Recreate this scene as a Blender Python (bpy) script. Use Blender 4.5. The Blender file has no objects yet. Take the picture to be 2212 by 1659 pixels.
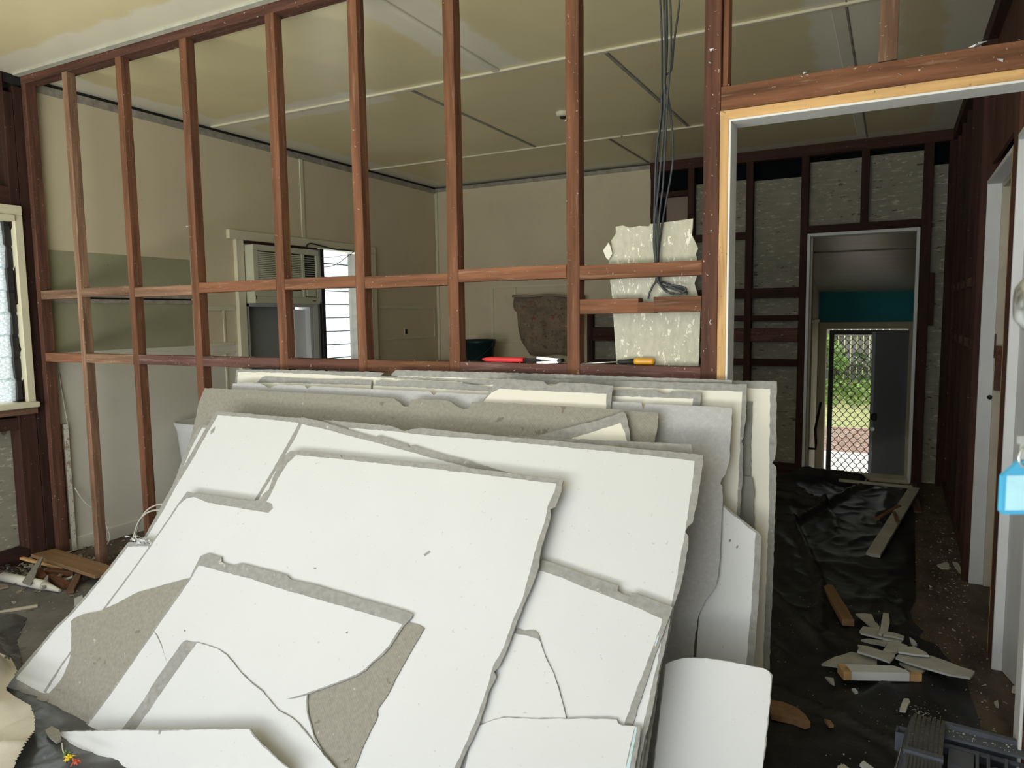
import bpy, bmesh, math, random
from mathutils import Vector, Matrix, noise
from mathutils.geometry import tessellate_polygon
random.seed(7)
SC = bpy.context.scene
COL = SC.collection
PI = math.pi
# ---------------------------------------------------------------- camera
F = 1554.994
CAM = Vector((0.0, -2.46579, 1.42010))
RT = Vector((0.88395364, 0.46739781, -0.01285521))
UP = Vector((-0.03260991, 0.08905246, 0.99549297))
FW = Vector((-0.46643602, 0.87955042, -0.09396005))
cd = bpy.data.cameras.new('camera'); cam = bpy.data.objects.new('camera', cd); COL.objects.link(cam)
cam.matrix_world = Matrix(((RT.x, UP.x, -FW.x, CAM.x), (RT.y, UP.y, -FW.y, CAM.y), (RT.z, UP.z, -FW.z, CAM.z), (0, 0, 0, 1)))
cd.sensor_width = 36.0; cd.lens = 36.0 * F / 2212.0; cd.clip_start = 0.02; cd.clip_end = 200
cd.dof.use_dof = True; cd.dof.focus_distance = 3.2; cd.dof.aperture_fstop = 9.0
SC.camera = cam
# ---------------------------------------------------------------- sky, light, exposure
w = bpy.data.worlds.new('sky'); SC.world = w; w.use_nodes = True
bg = w.node_tree.nodes['Background']; bg.inputs[0].default_value = (0.94, 0.97, 1.0, 1); bg.inputs[1].default_value = 1.25
def area(name, loc, rot, sx, sy, power, col):
    l = bpy.data.lights.new(name, 'AREA'); l.shape = 'RECTANGLE'; l.size = sx; l.size_y = sy; l.energy = power; l.color = col
    o = bpy.data.objects.new(name, l); COL.objects.link(o); o.location = loc; o.rotation_euler = rot; return o
# daylight through the open front of the house, behind the camera
area('front_daylight', (-0.6, -4.9, 1.9), (math.radians(88), 0, math.radians(6)), 4.5, 2.6, 98, (0.88, 0.945, 1.0))
area('ceiling_fill', (-1.7, -4.4, 0.05), (math.radians(158), 0, 0), 6.0, 2.4, 420, (1.0, 0.975, 0.92))  # added lamp aimed up to brighten ceiling and rooms, in place of ground bounce
area('side_daylight', (-5.2, -0.75, 1.5), (math.radians(90), 0, math.radians(-90)), 1.3, 1.1, 8, (0.97, 0.99, 1.0))
area('kitchen_daylight', (-5.2, 2.4, 1.5), (math.radians(90), 0, math.radians(-90)), 1.6, 1.0, 20, (1.0, 0.99, 0.97))
sl = bpy.data.lights.new('sun', 'SUN'); sl.energy = 2.4; sl.angle = math.radians(12); sl.color = (1.0, 0.96, 0.88)
so = bpy.data.objects.new('sun', sl); COL.objects.link(so); so.rotation_euler = (math.radians(-24), math.radians(14), 0)
SC.view_settings.view_transform = 'Standard'; SC.view_settings.look = 'None'
SC.view_settings.gamma = 1.0; SC.view_settings.use_curve_mapping = False
SC.view_settings.exposure = 0.0
# ---------------------------------------------------------------- where a line of sight meets a plane of the room
def ray(x, y): return FW + RT * ((x - 1106.0) / F) - UP * ((y - 829.5) / F)
def onp(x, y, ax, v):
    r = ray(x, y); return CAM + r * ((v - CAM[ax]) / r[ax])
def onX(x, y, v): return onp(x, y, 0, v)
def onY(x, y, v): return onp(x, y, 1, v)
def onZ(x, y, v=0.0): return onp(x, y, 2, v)
# ---------------------------------------------------------------- objects
WM = {}
def place(o, M, parent=None):
    WM[o.name] = M
    if parent is not None:
        o.parent = parent; o.matrix_basis = WM[parent.name].inverted() @ M
    else: o.matrix_basis = M
def tag(o, label=None, cat=None, group=None, kind=None):
    if label: o['label'] = label
    if cat: o['category'] = cat
    if group: o['group'] = group
    if kind: o['kind'] = kind
    return o
def empty(name, loc, parent=None, rz=0.0, M=None, **k):
    o = bpy.data.objects.new(name, None); COL.objects.link(o); o.empty_display_size = 0.1
    place(o, M if M is not None else Matrix.Translation(Vector(loc)) @ Matrix.Rotation(rz, 4, 'Z'), parent); return tag(o, **k)
class MB:
    """collects shapes in world (or local) coordinates, links them as one mesh"""
    def __init__(s): s.v = []; s.f = []; s.m = []; s.sm = []
    def add(s, vs, fs, mi=0, smooth=False):
        b = len(s.v); s.v += [Vector(p) for p in vs]; s.f += [tuple(b + i for i in f) for f in fs]; s.m += [mi] * len(fs); s.sm += [smooth] * len(fs); return s
    def box(s, x0, x1, y0, y1, z0, z1, mi=0, c=0.0):
        if c <= 0:
            return s.add([(x0,y0,z0),(x1,y0,z0),(x1,y1,z0),(x0,y1,z0),(x0,y0,z1),(x1,y0,z1),(x1,y1,z1),(x0,y1,z1)],
                         [(3,2,1,0),(4,5,6,7),(0,1,5,4),(1,2,6,5),(2,3,7,6),(3,0,4,7)], mi)
        vs = []
        for z, q in ((z0, c), (z0 + c, 0), (z1 - c, 0), (z1, c)):
            X0, X1, Y0, Y1 = x0 + q, x1 - q, y0 + q, y1 - q
            vs += [(X0+c,Y0,z),(X1-c,Y0,z),(X1,Y0+c,z),(X1,Y1-c,z),(X1-c,Y1,z),(X0+c,Y1,z),(X0,Y1-c,z),(X0,Y0+c,z)]
        fs = [tuple(range(7, -1, -1)), tuple(range(24, 32))]
        for k in range(3):
            for i in range(8): fs.append((k*8+i, k*8+(i+1) % 8, k*8+8+(i+1) % 8, k*8+8+i))
        return s.add(vs, fs, mi)
    def obox(s, c, ax, ay, az, mi=0):
        c = Vector(c); ax, ay, az = Vector(ax), Vector(ay), Vector(az)
        vs = [c + ax*i + ay*j + az*k for k in (-1, 1) for i, j in ((-1,-1),(1,-1),(1,1),(-1,1))]
        return s.add(vs, [(3,2,1,0),(4,5,6,7),(0,1,5,4),(1,2,6,5),(2,3,7,6),(3,0,4,7)], mi)
    def tube(s, pts, r, n=8, mi=0, cap=True):
        pts = [Vector(p) for p in pts]; k = len(pts); rs = r if isinstance(r, (list, tuple)) else [r] * k
        vs = []; t0 = (pts[1] - pts[0]).normalized(); u = t0.orthogonal().normalized()
        for i in range(k):
            t = (pts[min(i+1, k-1)] - pts[max(i-1, 0)]).normalized(); u = (u - t * u.dot(t)).normalized(); v = t.cross(u)
            for j in range(n):
                a = 2*PI*j/n; vs.append(pts[i] + (u*math.cos(a) + v*math.sin(a)) * rs[i])
        fs = [(i*n+j, i*n+(j+1) % n, (i+1)*n+(j+1) % n, (i+1)*n+j) for i in range(k-1) for j in range(n)]
        s.add(vs, fs, mi, True)
        if cap:
            b = len(s.v) - len(vs)
            s.f += [tuple(b + j for j in range(n-1, -1, -1)), tuple(b + (k-1)*n + j for j in range(n))]; s.m += [mi]*2; s.sm += [False]*2
        return s
    def lathe(s, c, prof, n=24, mi=0, M=None):
        vs = [];
        for r, z in prof:
            for j in range(n):
                a = 2*PI*j/n; p = Vector((r*math.cos(a), r*math.sin(a), z)); vs.append((M @ p if M else p) + Vector(c))
        k = len(prof)
        return s.add(vs, [(i*n+j, i*n+(j+1) % n, (i+1)*n+(j+1) % n, (i+1)*n+j) for i in range(k-1) for j in range(n)], mi, True)
    def slab(s, poly, z0, z1, mi=0, mside=None):
        """polygon in x,y extruded z0..z1 (works when concave)"""
        n = len(poly); tri = tessellate_polygon([[Vector((p[0], p[1], 0)) for p in poly]])
        ar = sum(poly[i][0]*poly[(i+1) % n][1] - poly[(i+1) % n][0]*poly[i][1] for i in range(n))
        if ar < 0: poly = poly[::-1]; tri = tessellate_polygon([[Vector((p[0], p[1], 0)) for p in poly]])
        def up(t):
            a, b, c = (poly[i] for i in t)
            return t if (b[0]-a[0])*(c[1]-a[1]) - (b[1]-a[1])*(c[0]-a[0]) > 0 else t[::-1]
        tri = [up(tuple(t)) for t in tri]
        vs = [(p[0], p[1], z1) for p in poly] + [(p[0], p[1], z0) for p in poly]
        s.add(vs, list(tri) + [tuple(n + i for i in t[::-1]) for t in tri], mi)
        b = len(s.v) - 2*n
        for i in range(n):
            j = (i+1) % n; s.f.append((b+j, b+i, b+n+i, b+n+j)); s.m.append(mi if mside is None else mside); s.sm.append(False)
        return s
    def build(s, name, mats, parent=None, M=None, local=False, **k):
        """vertices are world coordinates unless local; M is the object's world matrix"""
        if not isinstance(mats, (list, tuple)): mats = [mats]
        if M is None:
            if local: M = Matrix.Identity(4)
            else:
                n = len(s.v); lo = [min(v[i] for v in s.v) for i in range(3)]; hi = [max(v[i] for v in s.v) for i in range(3)]
                M = Matrix.Translation(((lo[0]+hi[0])/2, (lo[1]+hi[1])/2, lo[2]))
        vs = s.v
        if not local:
            I = M.inverted(); vs = [I @ v for v in s.v]
        me = bpy.data.meshes.new(name); me.from_pydata([tuple(v) for v in vs], [], s.f)
        for m in mats: me.materials.append(m)
        me.polygons.foreach_set('material_index', s.m); me.polygons.foreach_set('use_smooth', s.sm); me.update()
        o = bpy.data.objects.new(name, me); COL.objects.link(o); place(o, M, parent); return tag(o, **k)
def timber(name, A, B, side, wd, th, m, parent=None, rough=0.0012, ch=0.002, step=0.09, **k):
    """rough sawn stick from A to B: local z runs along the grain; side is the direction its width wd lies in"""
    A, B = Vector(A), Vector(B); L = (B - A).length; c = (B - A).normalized(); a = Vector(side); a = (a - c*a.dot(c)).normalized(); b = c.cross(a)
    M = Matrix(((a.x,b.x,c.x,A.x),(a.y,b.y,c.y,A.y),(a.z,b.z,c.z,A.z),(0,0,0,1)))
    n = max(1, int(L/step)); q = MB(); vs = []; h, g = wd/2, th/2; sd = random.random()*99
    for i in range(n+1):
        z = L*i/n; j = lambda e: (noise.noise((sd+e, z*5, 0))*0.7 + random.uniform(-0.35,0.35))*rough
        vs += [(-h+ch+j(1),-g+j(2),z),(h-ch+j(3),-g+j(2),z),(h+j(3),-g+ch+j(2),z),(h+j(3),g-ch+j(4),z),(h-ch+j(3),g+j(4),z),(-h+ch+j(1),g+j(4),z),(-h+j(1),g-ch+j(4),z),(-h+j(1),-g+ch+j(2),z)]
    fs = [tuple(range(7,-1,-1)), tuple(n*8+i for i in range(8))]
    fs += [(i*8+e, i*8+(e+1) % 8, i*8+8+(e+1) % 8, i*8+8+e) for i in range(n) for e in range(8)]
    return q.add(vs, fs).build(name, m, parent, M=M, local=True, **k)
def stick(name, x0, x1, y0, y1, z0, z1, m, parent=None, **k):
    """axis-aligned timber given by its box"""
    d = (x1-x0, y1-y0, z1-z0); ax = d.index(max(d)); cx, cy, cz = (x0+x1)/2, (y0+y1)/2, (z0+z1)/2
    if ax == 2: return timber(name, (cx,cy,z0), (cx,cy,z1), (1,0,0), d[0], d[1], m, parent, **k)
    if ax == 0: return timber(name, (x0,cy,cz), (x1,cy,cz), (0,1,0), d[1], d[2], m, parent, **k)
    return timber(name, (cx,y0,cz), (cx,y1,cz), (1,0,0), d[0], d[2], m, parent, **k)
# ---------------------------------------------------------------- materials
def mat(name, base, rough=0.8, var=0.15, scale=6.0, stretch=(1,1,1), spots=(), bump=0.0, bscale=60.0, rand=0.0, spec=0.3, metal=0.0, twill=0.0, patches=(), pcol=None, world=False, detail=6):
    m = bpy.data.materials.new(name); m.use_nodes = True; nt = m.node_tree; N = nt.nodes; L = nt.links; b = N['Principled BSDF']
    b.inputs['Roughness'].default_value = rough; b.inputs['Specular IOR Level'].default_value = spec; b.inputs['Metallic'].default_value = metal
    tc = N.new('ShaderNodeTexCoord'); mp = N.new('ShaderNodeMapping'); mp.inputs['Scale'].default_value = stretch
    src = tc.outputs['Object']
    if world:
        g = N.new('ShaderNodeNewGeometry'); src = g.outputs['Position']
    oi = N.new('ShaderNodeObjectInfo')
    ad = N.new('ShaderNodeVectorMath'); ad.operation = 'ADD'; L.new(src, ad.inputs[0])
    if not world:
        sc = N.new('ShaderNodeVectorMath'); sc.operation = 'SCALE'; sc.inputs[0].default_value = (13.1, 7.7, 5.3); L.new(oi.outputs['Random'], sc.inputs['Scale']); L.new(sc.outputs[0], ad.inputs[1])
    L.new(ad.outputs[0], mp.inputs[0])
    def nz(s, vec, d=detail, r=0.6):
        n = N.new('ShaderNodeTexNoise'); n.inputs['Scale'].default_value = s; n.inputs['Detail'].default_value = d; n.inputs['Roughness'].default_value = r; L.new(vec, n.inputs['Vector']); return n.outputs['Fac']
    def ramp(fac, a, c, ca=(0,0,0,1), cb=(1,1,1,1)):
        r = N.new('ShaderNodeValToRGB'); e = r.color_ramp.elements; e[0].position = a; e[1].position = c; e[0].color = ca; e[1].color = cb; L.new(fac, r.inputs[0]); return r.outputs[0]
    def mix(fac, a, c):
        x = N.new('ShaderNodeMix'); x.data_type = 'RGBA'
        for k, s in ((0, fac), (6, a), (7, c)):
            if hasattr(s, 'is_linked'): L.new(s, x.inputs[k])
            else: x.inputs[k].default_value = s
        return x.outputs[2]
    B = Vector(base)
    lo = tuple(max(0, x*(1-var)) for x in B) + (1,); hi = tuple(min(1, x*(1+var)) for x in B) + (1,)
    col = ramp(nz(scale, mp.outputs[0]), 0.3, 0.7, lo, hi)
    if patches:
        sx = N.new('ShaderNodeSeparateXYZ'); L.new(src, sx.inputs[0]); nn = nz(5.0, src, 4); tot = None
        def math_(op, *a):
            q = N.new('ShaderNodeMath'); q.operation = op
            for i, s in enumerate(a):
                if hasattr(s, 'is_linked'): L.new(s, q.inputs[i])
                else: q.inputs[i].default_value = s
            return q.outputs[0]
        for (x0, x1, y0, y1, soft) in patches:
            dx = math_('SUBTRACT', math_('ABSOLUTE', math_('SUBTRACT', sx.outputs[0], (x0+x1)/2)), (x1-x0)/2)
            dy = math_('SUBTRACT', math_('ABSOLUTE', math_('SUBTRACT', sx.outputs[1], (y0+y1)/2)), (y1-y0)/2)
            d = math_('ADD', math_('MAXIMUM', dx, dy), math_('MULTIPLY', math_('SUBTRACT', nn, 0.5), 0.16))
            f = math_('SUBTRACT', 1.0, math_('SMOOTH_MIN', 1.0, math_('MAXIMUM', 0.0, math_('DIVIDE', math_('ADD', d, soft), 2*soft)), 0.05))
            tot = f if tot is None else math_('MAXIMUM', tot, f)
        cl = N.new('ShaderNodeClamp'); L.new(tot, cl.inputs[0])
        col = mix(cl.outputs[0], col, tuple(pcol) + (1,))
    for (sc_, th, wd, amt, c) in spots:
        f = ramp(nz(abs(sc_), mp.outputs[0] if sc_ > 0 else ad.outputs[0], 3, 0.7), th, th+wd, (0,0,0,1), (amt,amt,amt,1)); col = mix(f, col, tuple(c) + (1,))
    if twill:
        wv = N.new('ShaderNodeTexWave'); wv.wave_type = 'BANDS'; wv.bands_direction = 'DIAGONAL'; wv.inputs['Scale'].default_value = twill; wv.inputs['Distortion'].default_value = 0.6; wv.inputs['Detail'].default_value = 1
        L.new(src, wv.inputs['Vector']); col = mix(ramp(wv.outputs['Fac'], 0.2, 0.8, (0,0,0,1), (0.10,0.10,0.10,1)), col, (0.05,0.05,0.04,1))
    if rand:
        r2 = N.new('ShaderNodeMath'); r2.operation = 'MULTIPLY_ADD'; L.new(oi.outputs['Random'], r2.inputs[0]); r2.inputs[1].default_value = 2*rand; r2.inputs[2].default_value = 1-rand
        v = N.new('ShaderNodeVectorMath'); v.operation = 'SCALE'; L.new(col, v.inputs[0]); L.new(r2.outputs[0], v.inputs['Scale']); col = v.outputs[0]
    L.new(col, b.inputs['Base Color'])
    if bump:
        bp = N.new('ShaderNodeBump'); bp.inputs['Strength'].default_value = bump; bp.inputs['Distance'].default_value = 0.004
        L.new(nz(bscale, mp.outputs[0], 4), bp.inputs['Height']); L.new(bp.outputs[0], b.inputs['Normal'])
    return m
WHITE_FLECK = (62, 0.71, 0.03, 0.85, (0.62, 0.58, 0.52))
GR = (1, 1, 0.07)
M = {}
M['stud'] = mat('rough_hardwood', (0.165, 0.072, 0.038), 0.85, 0.45, 34, GR, spots=[(9, 0.56, 0.12, 0.6, (0.07,0.032,0.02)), (-70, 0.685, 0.02, 0.8, (0.52,0.46,0.40)), (60, 0.60, 0.06, 0.35, (0.30,0.20,0.14))], bump=0.5, bscale=70, rand=0.22)
M['stud_red'] = mat('red_hardwood', (0.088, 0.038, 0.025), 0.8, 0.45, 34, GR, spots=[(8, 0.56, 0.12, 0.5, (0.04,0.018,0.014)), (-60, 0.68, 0.02, 0.8, (0.46,0.40,0.36)), (50, 0.62, 0.06, 0.3, (0.2,0.12,0.09))], bump=0.4, bscale=70, rand=0.15)
M['stud_grey'] = mat('weathered_hardwood', (0.20, 0.115, 0.072), 0.9, 0.45, 30, GR, spots=[(-70, 0.66, 0.03, 0.7, (0.48,0.42,0.35)), (60, 0.58, 0.06, 0.4, (0.34,0.25,0.17)), (7, 0.55, 0.1, 0.5, (0.09,0.05,0.035))], bump=0.5, bscale=70, rand=0.2)
M['stud_purple'] = mat('purple_stained_hardwood', (0.115, 0.055, 0.047), 0.85, 0.4, 30, GR, spots=[(-60, 0.65, 0.03, 0.6, (0.40,0.36,0.33)), (50, 0.58, 0.06, 0.4, (0.24,0.17,0.15))], bump=0.4, rand=0.12)
M['stud_dark'] = mat('dim_dark_hardwood', (0.042, 0.017, 0.012), 0.8, 0.45, 28, GR, spots=[(-60, 0.70, 0.02, 0.7, (0.40,0.34,0.30))], bump=0.3, rand=0.3)  # dark wood; colour also carries the low light on back and right framing
M['pine'] = mat('yellow_pine', (0.55, 0.345, 0.155), 0.75, 0.25, 26, GR, spots=[(14, 0.58, 0.05, 0.6, (0.26,0.14,0.06)), (-50, 0.66, 0.03, 0.6, (0.12,0.06,0.03))], bump=0.2)
M['ply'] = mat('brown_ply', (0.24, 0.145, 0.078), 0.7, 0.25, 20, GR, spots=[(90, 0.70, 0.04, 0.7, (0.6,0.55,0.45))], bump=0.2)
M['paint_white'] = mat('white_gloss_paint', (0.66, 0.68, 0.70), 0.45, 0.06, 5, spots=[(40, 0.70, 0.05, 0.35, (0.35,0.33,0.30))])
M['paint_beige'] = mat('dirty_beige_paint', (0.52, 0.47, 0.38), 0.6, 0.12, 5, spots=[(60, 0.66, 0.08, 0.5, (0.25,0.22,0.17))])
M['paint_grey'] = mat('grey_white_paint', (0.50, 0.51, 0.53), 0.6, 0.12, 3, (3,3,0.6))
M['cream'] = mat('cream_wall_paint', (0.60, 0.53, 0.385), 0.75, 0.05, 1.6, spots=[(26, 0.72, 0.04, 0.5, (0.24,0.21,0.16)), (2.5, 0.60, 0.2, 0.2, (0.35,0.30,0.23))])
M['cream_low'] = mat('pale_wall_paint', (0.60, 0.585, 0.51), 0.75, 0.05, 1.6, spots=[(18, 0.73, 0.03, 0.5, (0.28,0.22,0.16)), (2.5, 0.60, 0.2, 0.25, (0.40,0.38,0.32))])
M['cream_wood'] = mat('cream_gloss_trim', (0.62, 0.59, 0.45), 0.5, 0.06, 4, spots=[(40, 0.70, 0.05, 0.4, (0.3,0.25,0.18))])
M['green'] = mat('green_wall_paint', (0.31, 0.305, 0.205), 0.75, 0.08, 3, spots=[(30, 0.70, 0.05, 0.6, (0.10,0.10,0.06)), (5, 0.6, 0.15, 0.25, (0.20,0.2,0.12))])
M['ceiling'] = mat('yellowed_ceiling_paint', (0.70, 0.62, 0.38), 0.32, 0.05, 1.3, spots=[(60, 0.74, 0.03, 0.4, (0.25,0.2,0.12)), (3, 0.58, 0.2, 0.15, (0.5,0.42,0.26))], spec=0.45, world=True,
   patches=[(-4.6, 0.5, -0.22, 0.16, 0.014), (-2.22, -1.88, 0.14, 1.27, 0.02), (-4.5, -4.25, 0.1, 4.3, 0.014), (-0.42, -0.02, 0.5, 2.6, 0.015), (0.18, 0.4, 0.1, 4.2, 0.014), (-4.5, 0.4, 4.05, 4.3, 0.014), (-4.5, -2.9, 1.18, 1.45, 0.014)], pcol=(0.76, 0.73, 0.60))
M['mark'] = mat('old_cornice_strip', (0.42, 0.42, 0.355), 0.85, 0.15, 14)
M['pale_patch'] = mat('filler_patch', (0.72, 0.70, 0.58), 0.6, 0.05, 5)
M['strip'] = mat('grey_cornice_mark', (0.30, 0.28, 0.24), 0.85, 0.3, 14, spots=[(40, 0.6, 0.1, 0.6, (0.13,0.11,0.09))], bump=0.3)
M['fibro'] = mat('grey_sheet_back', (0.26, 0.25, 0.20), 0.9, 0.12, 12, spots=[(24, 0.60, 0.03, 0.8, (0.46,0.44,0.36)), (15, 0.64, 0.03, 0.85, (0.07,0.055,0.04))], bump=0.3, stretch=(0.6,0.6,2.0))
M['remnant'] = mat('fleecy_plaster_back', (0.46, 0.455, 0.38), 0.95, 0.12, 60, spots=[(62, 0.60, 0.04, 0.9, (0.80,0.79,0.68)), (20, 0.70, 0.03, 0.5, (0.2,0.17,0.12))], bump=0.8, bscale=160, twill=85, stretch=(1,0.45,1))
M['black_gap'] = mat('black_gap_fill', (0.005, 0.006, 0.007), 1.0, 0.3, 4, spec=0.05)  # near-black colour standing for the darkness inside the wall gaps
M['board_grey'] = mat('bare_plasterboard_paper', (0.262, 0.264, 0.255), 0.95, 0.16, 50, spots=[(24, 0.66, 0.05, 0.5, (0.56,0.56,0.53)), (55, 0.70, 0.04, 0.55, (0.17,0.15,0.12))], bump=0.25, bscale=200)
M['board_blue'] = mat('blue_grey_plasterboard_paper', (0.38, 0.385, 0.40), 0.95, 0.07, 90, spots=[(50, 0.55, 0.2, 0.4, (0.54,0.56,0.59)), (40, 0.73, 0.03, 0.5, (0.2,0.18,0.16))], bump=0.2, bscale=200)
M['board_twill'] = mat('woven_board_back', (0.255, 0.247, 0.217), 0.95, 0.13, 70, spots=[(30, 0.68, 0.04, 0.6, (0.52,0.51,0.47)), (14, 0.69, 0.03, 0.6, (0.12,0.10,0.07))], bump=0.5, bscale=180, twill=60)
M['board_dark'] = mat('dark_board_back', (0.20, 0.20, 0.185), 0.95, 0.15, 20, spots=[(40, 0.64, 0.06, 0.5, (0.38,0.38,0.34))], twill=60)
M['board_white'] = mat('white_painted_board_face', (0.545, 0.565, 0.585), 0.55, 0.02, 2.0, spots=[(60, 0.68, 0.02, 0.5, (0.32,0.31,0.29)), (4, 0.52, 0.2, 0.22, (0.56,0.57,0.60))], bump=0.08, bscale=120, spec=0.25)
M['board_cream'] = mat('cream_painted_board_face', (0.62, 0.61, 0.55), 0.55, 0.03, 2.0, spots=[(46, 0.75, 0.02, 0.5, (0.30,0.29,0.24))], bump=0.08, bscale=120)
M['cyan'] = mat('pale_cyan_paint', (0.42, 0.56, 0.61), 0.6, 0.1, 20)
M['floor'] = mat('dusty_brown_floor', (0.095, 0.074, 0.058), 0.75, 0.5, 7, spots=[(34, 0.655, 0.03, 0.7, (0.42,0.40,0.35)), (3.2, 0.54, 0.16, 0.4, (0.16,0.145,0.12)), (110, 0.65, 0.04, 0.6, (0.45,0.42,0.37))], bump=0.4, bscale=50, stretch=(1,0.55,1), world=True)
M['mat_floor'] = mat('dusty_grey_floor_cover', (0.15, 0.145, 0.137), 0.7, 0.3, 6, spots=[(36, 0.665, 0.03, 0.7, (0.5,0.48,0.43)), (12, 0.64, 0.06, 0.5, (0.05,0.045,0.04))], bump=0.4, bscale=40, world=True)
M['plastic'] = mat('black_plastic_sheet', (0.014, 0.0145, 0.016), 0.42, 0.3, 5, spots=[(60, 0.70, 0.03, 0.6, (0.22,0.21,0.19)), (4, 0.5, 0.25, 0.5, (0.045,0.044,0.042))], bump=0.5, bscale=22, spec=0.4, stretch=(0.5,1.6,1))
M['clear_plastic'] = mat('dusty_grey_plastic_sheet', (0.075, 0.08, 0.088), 0.22, 0.4, 5, spots=[(30, 0.68, 0.04, 0.4, (0.25,0.25,0.24))], bump=0.6, bscale=12, spec=0.6)
M['canvas'] = mat('cream_drop_cloth', (0.60, 0.57, 0.51), 0.75, 0.12, 5, spots=[(3, 0.55, 0.2, 0.4, (0.36,0.31,0.26))], bump=0.2, bscale=90)
M['black'] = mat('black_plastic', (0.02, 0.02, 0.022), 0.5, 0.2, 20)
M['cable'] = mat('grey_black_cable', (0.045, 0.052, 0.058), 0.5, 0.3, 30)
M['cable_w'] = mat('white_cable', (0.55, 0.54, 0.48), 0.5, 0.1, 30)
M['ac'] = mat('cream_ac_plastic', (0.50, 0.50, 0.39), 0.5, 0.06, 4, spots=[(5, 0.6, 0.15, 0.2, (0.3,0.28,0.2))])
M['dark'] = mat('dark_void', (0.02, 0.02, 0.018), 0.9, 0.2, 4)
M['grey_panel'] = mat('blue_grey_panel', (0.24, 0.26, 0.26), 0.5, 0.06, 2)
M['teal'] = mat('teal_wall_paint', (0.015, 0.20, 0.23), 0.7, 0.1, 3, spots=[(12, 0.66, 0.06, 0.3, (0.10,0.22,0.22))])
M['pale_board'] = mat('back_room_paint', (0.40, 0.375, 0.31), 0.35, 0.12, 4, (0.3,4,1), spec=0.5)
M['tan'] = mat('tan_door_paint', (0.42, 0.37, 0.26), 0.6, 0.1, 4)
M['tin'] = mat('pink_brown_panel', (0.26, 0.20, 0.17), 0.7, 0.1, 4)
M['plaster'] = mat('broken_plaster', (0.46, 0.455, 0.42), 0.95, 0.15, 14, spots=[(30, 0.62, 0.1, 0.4, (0.25,0.24,0.2))], bump=0.3, rand=0.1)
M['metal'] = mat('bright_steel', (0.62, 0.66, 0.66), 0.3, 0.2, 40, metal=0.85, spots=[(30, 0.6, 0.1, 0.6, (0.1,0.1,0.1))])
M['rust'] = mat('rusty_lock', (0.10, 0.05, 0.035), 0.8, 0.4, 40)
def glass_mat():
    m = bpy.data.materials.new('obscure_glass'); m.use_nodes = True; nt = m.node_tree; N = nt.nodes; L = nt.links
    for n in list(N):
        if n.type == 'BSDF_PRINCIPLED': N.remove(n)
    out = [n for n in N if n.type == 'OUTPUT_MATERIAL'][0]
    tr = N.new('ShaderNodeBsdfTranslucent'); gl = N.new('ShaderNodeBsdfGlossy'); gl.inputs['Roughness'].default_value = 0.15; tp = N.new('ShaderNodeBsdfTransparent')
    tc = N.new('ShaderNodeTexCoord'); vo = N.new('ShaderNodeTexVoronoi'); vo.feature = 'DISTANCE_TO_EDGE'; vo.inputs['Scale'].default_value = 55
    nz = N.new('ShaderNodeTexNoise'); nz.inputs['Scale'].default_value = 30; mx = N.new('ShaderNodeMixRGB'); mx.inputs[0].default_value = 0.04
    L.new(tc.outputs['Object'], nz.inputs[0]); L.new(tc.outputs['Object'], mx.inputs[1]); L.new(nz.outputs['Color'], mx.inputs[2]); L.new(mx.outputs[0], vo.inputs['Vector'])
    rp = N.new('ShaderNodeValToRGB'); rp.color_ramp.elements[0].color = (0.62,0.67,0.69,1); rp.color_ramp.elements[1].color = (0.95,0.98,1.0,1); rp.color_ramp.elements[1].position = 0.12
    L.new(vo.outputs['Distance'], rp.inputs[0]); L.new(rp.outputs[0], tr.inputs[0])
    L.new(rp.outputs[0], tp.inputs[0])
    bp = N.new('ShaderNodeBump'); bp.inputs['Strength'].default_value = 0.6; bp.inputs['Distance'].default_value = 0.003; L.new(vo.outputs['Distance'], bp.inputs['Height'])
    for n in (tr, gl): L.new(bp.outputs[0], n.inputs['Normal'])
    a = N.new('ShaderNodeMixShader'); a.inputs[0].default_value = 0.5; L.new(tr.outputs[0], a.inputs[1]); L.new(tp.outputs[0], a.inputs[2])
    c = N.new('ShaderNodeMixShader'); c.inputs[0].default_value = 0.06; L.new(a.outputs[0], c.inputs[1]); L.new(gl.outputs[0], c.inputs[2]); L.new(c.outputs[0], out.inputs[0])
    return m
M['glass'] = glass_mat()
# ================================================================ THE SETTING
XL, XR, YB, ZC = -4.47, 0.39, 4.232, 2.827
def S(name, q, m, **k): return q.build(name, m, kind='structure', **k)
S('floor', MB().box(-4.60, 3.0, -3.45, 4.33, -0.06, 0.0), M['floor'])
S('trim_1', MB().box(-4.50, -1.2, -3.4, 0.02, 0.0, 0.006), M['mat_floor'], label='dusty grey floor cover in the front room')
ceil = S('ceiling', MB().box(-4.60, 3.0, -3.45, 4.33, ZC, ZC + 0.03), M['ceiling'])
def strip(name, x0, x1, y0, y1, m=None, d=0.012, z=ZC, c=0.003): return MB().box(x0, x1, y0, y1, z - d, z + 0.001, c=c).build(name, m or M['cream_wood'], ceil)
strip('ceiling_batten', XL + 0.02, XR, 1.288, 1.322)
strip('ceiling_batten', XL + 0.02, -1.95, 3.10, 3.128); strip('ceiling_batten', -1.94, -1.3, 3.10, 3.128)
strip('ceiling_batten', -2.085, -2.045, 0.16, 1.288, M['pale_patch'])
strip('cornice_mark', XL, XR, -0.045, -0.004, M['mark'], 0.010)
for x in (-1.42, -2.70): strip('ceiling_joint', x - 0.012, x + 0.012, 1.33, 3.09, M['strip'], 0.006)
for x in (-2.07,): strip('ceiling_joint', x - 0.01, x + 0.01, 3.13, 4.2, M['strip'], 0.006)
strip('ceiling_joint', -0.243, -0.237, 0.1, 4.2, M['strip'], 0.003)
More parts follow.
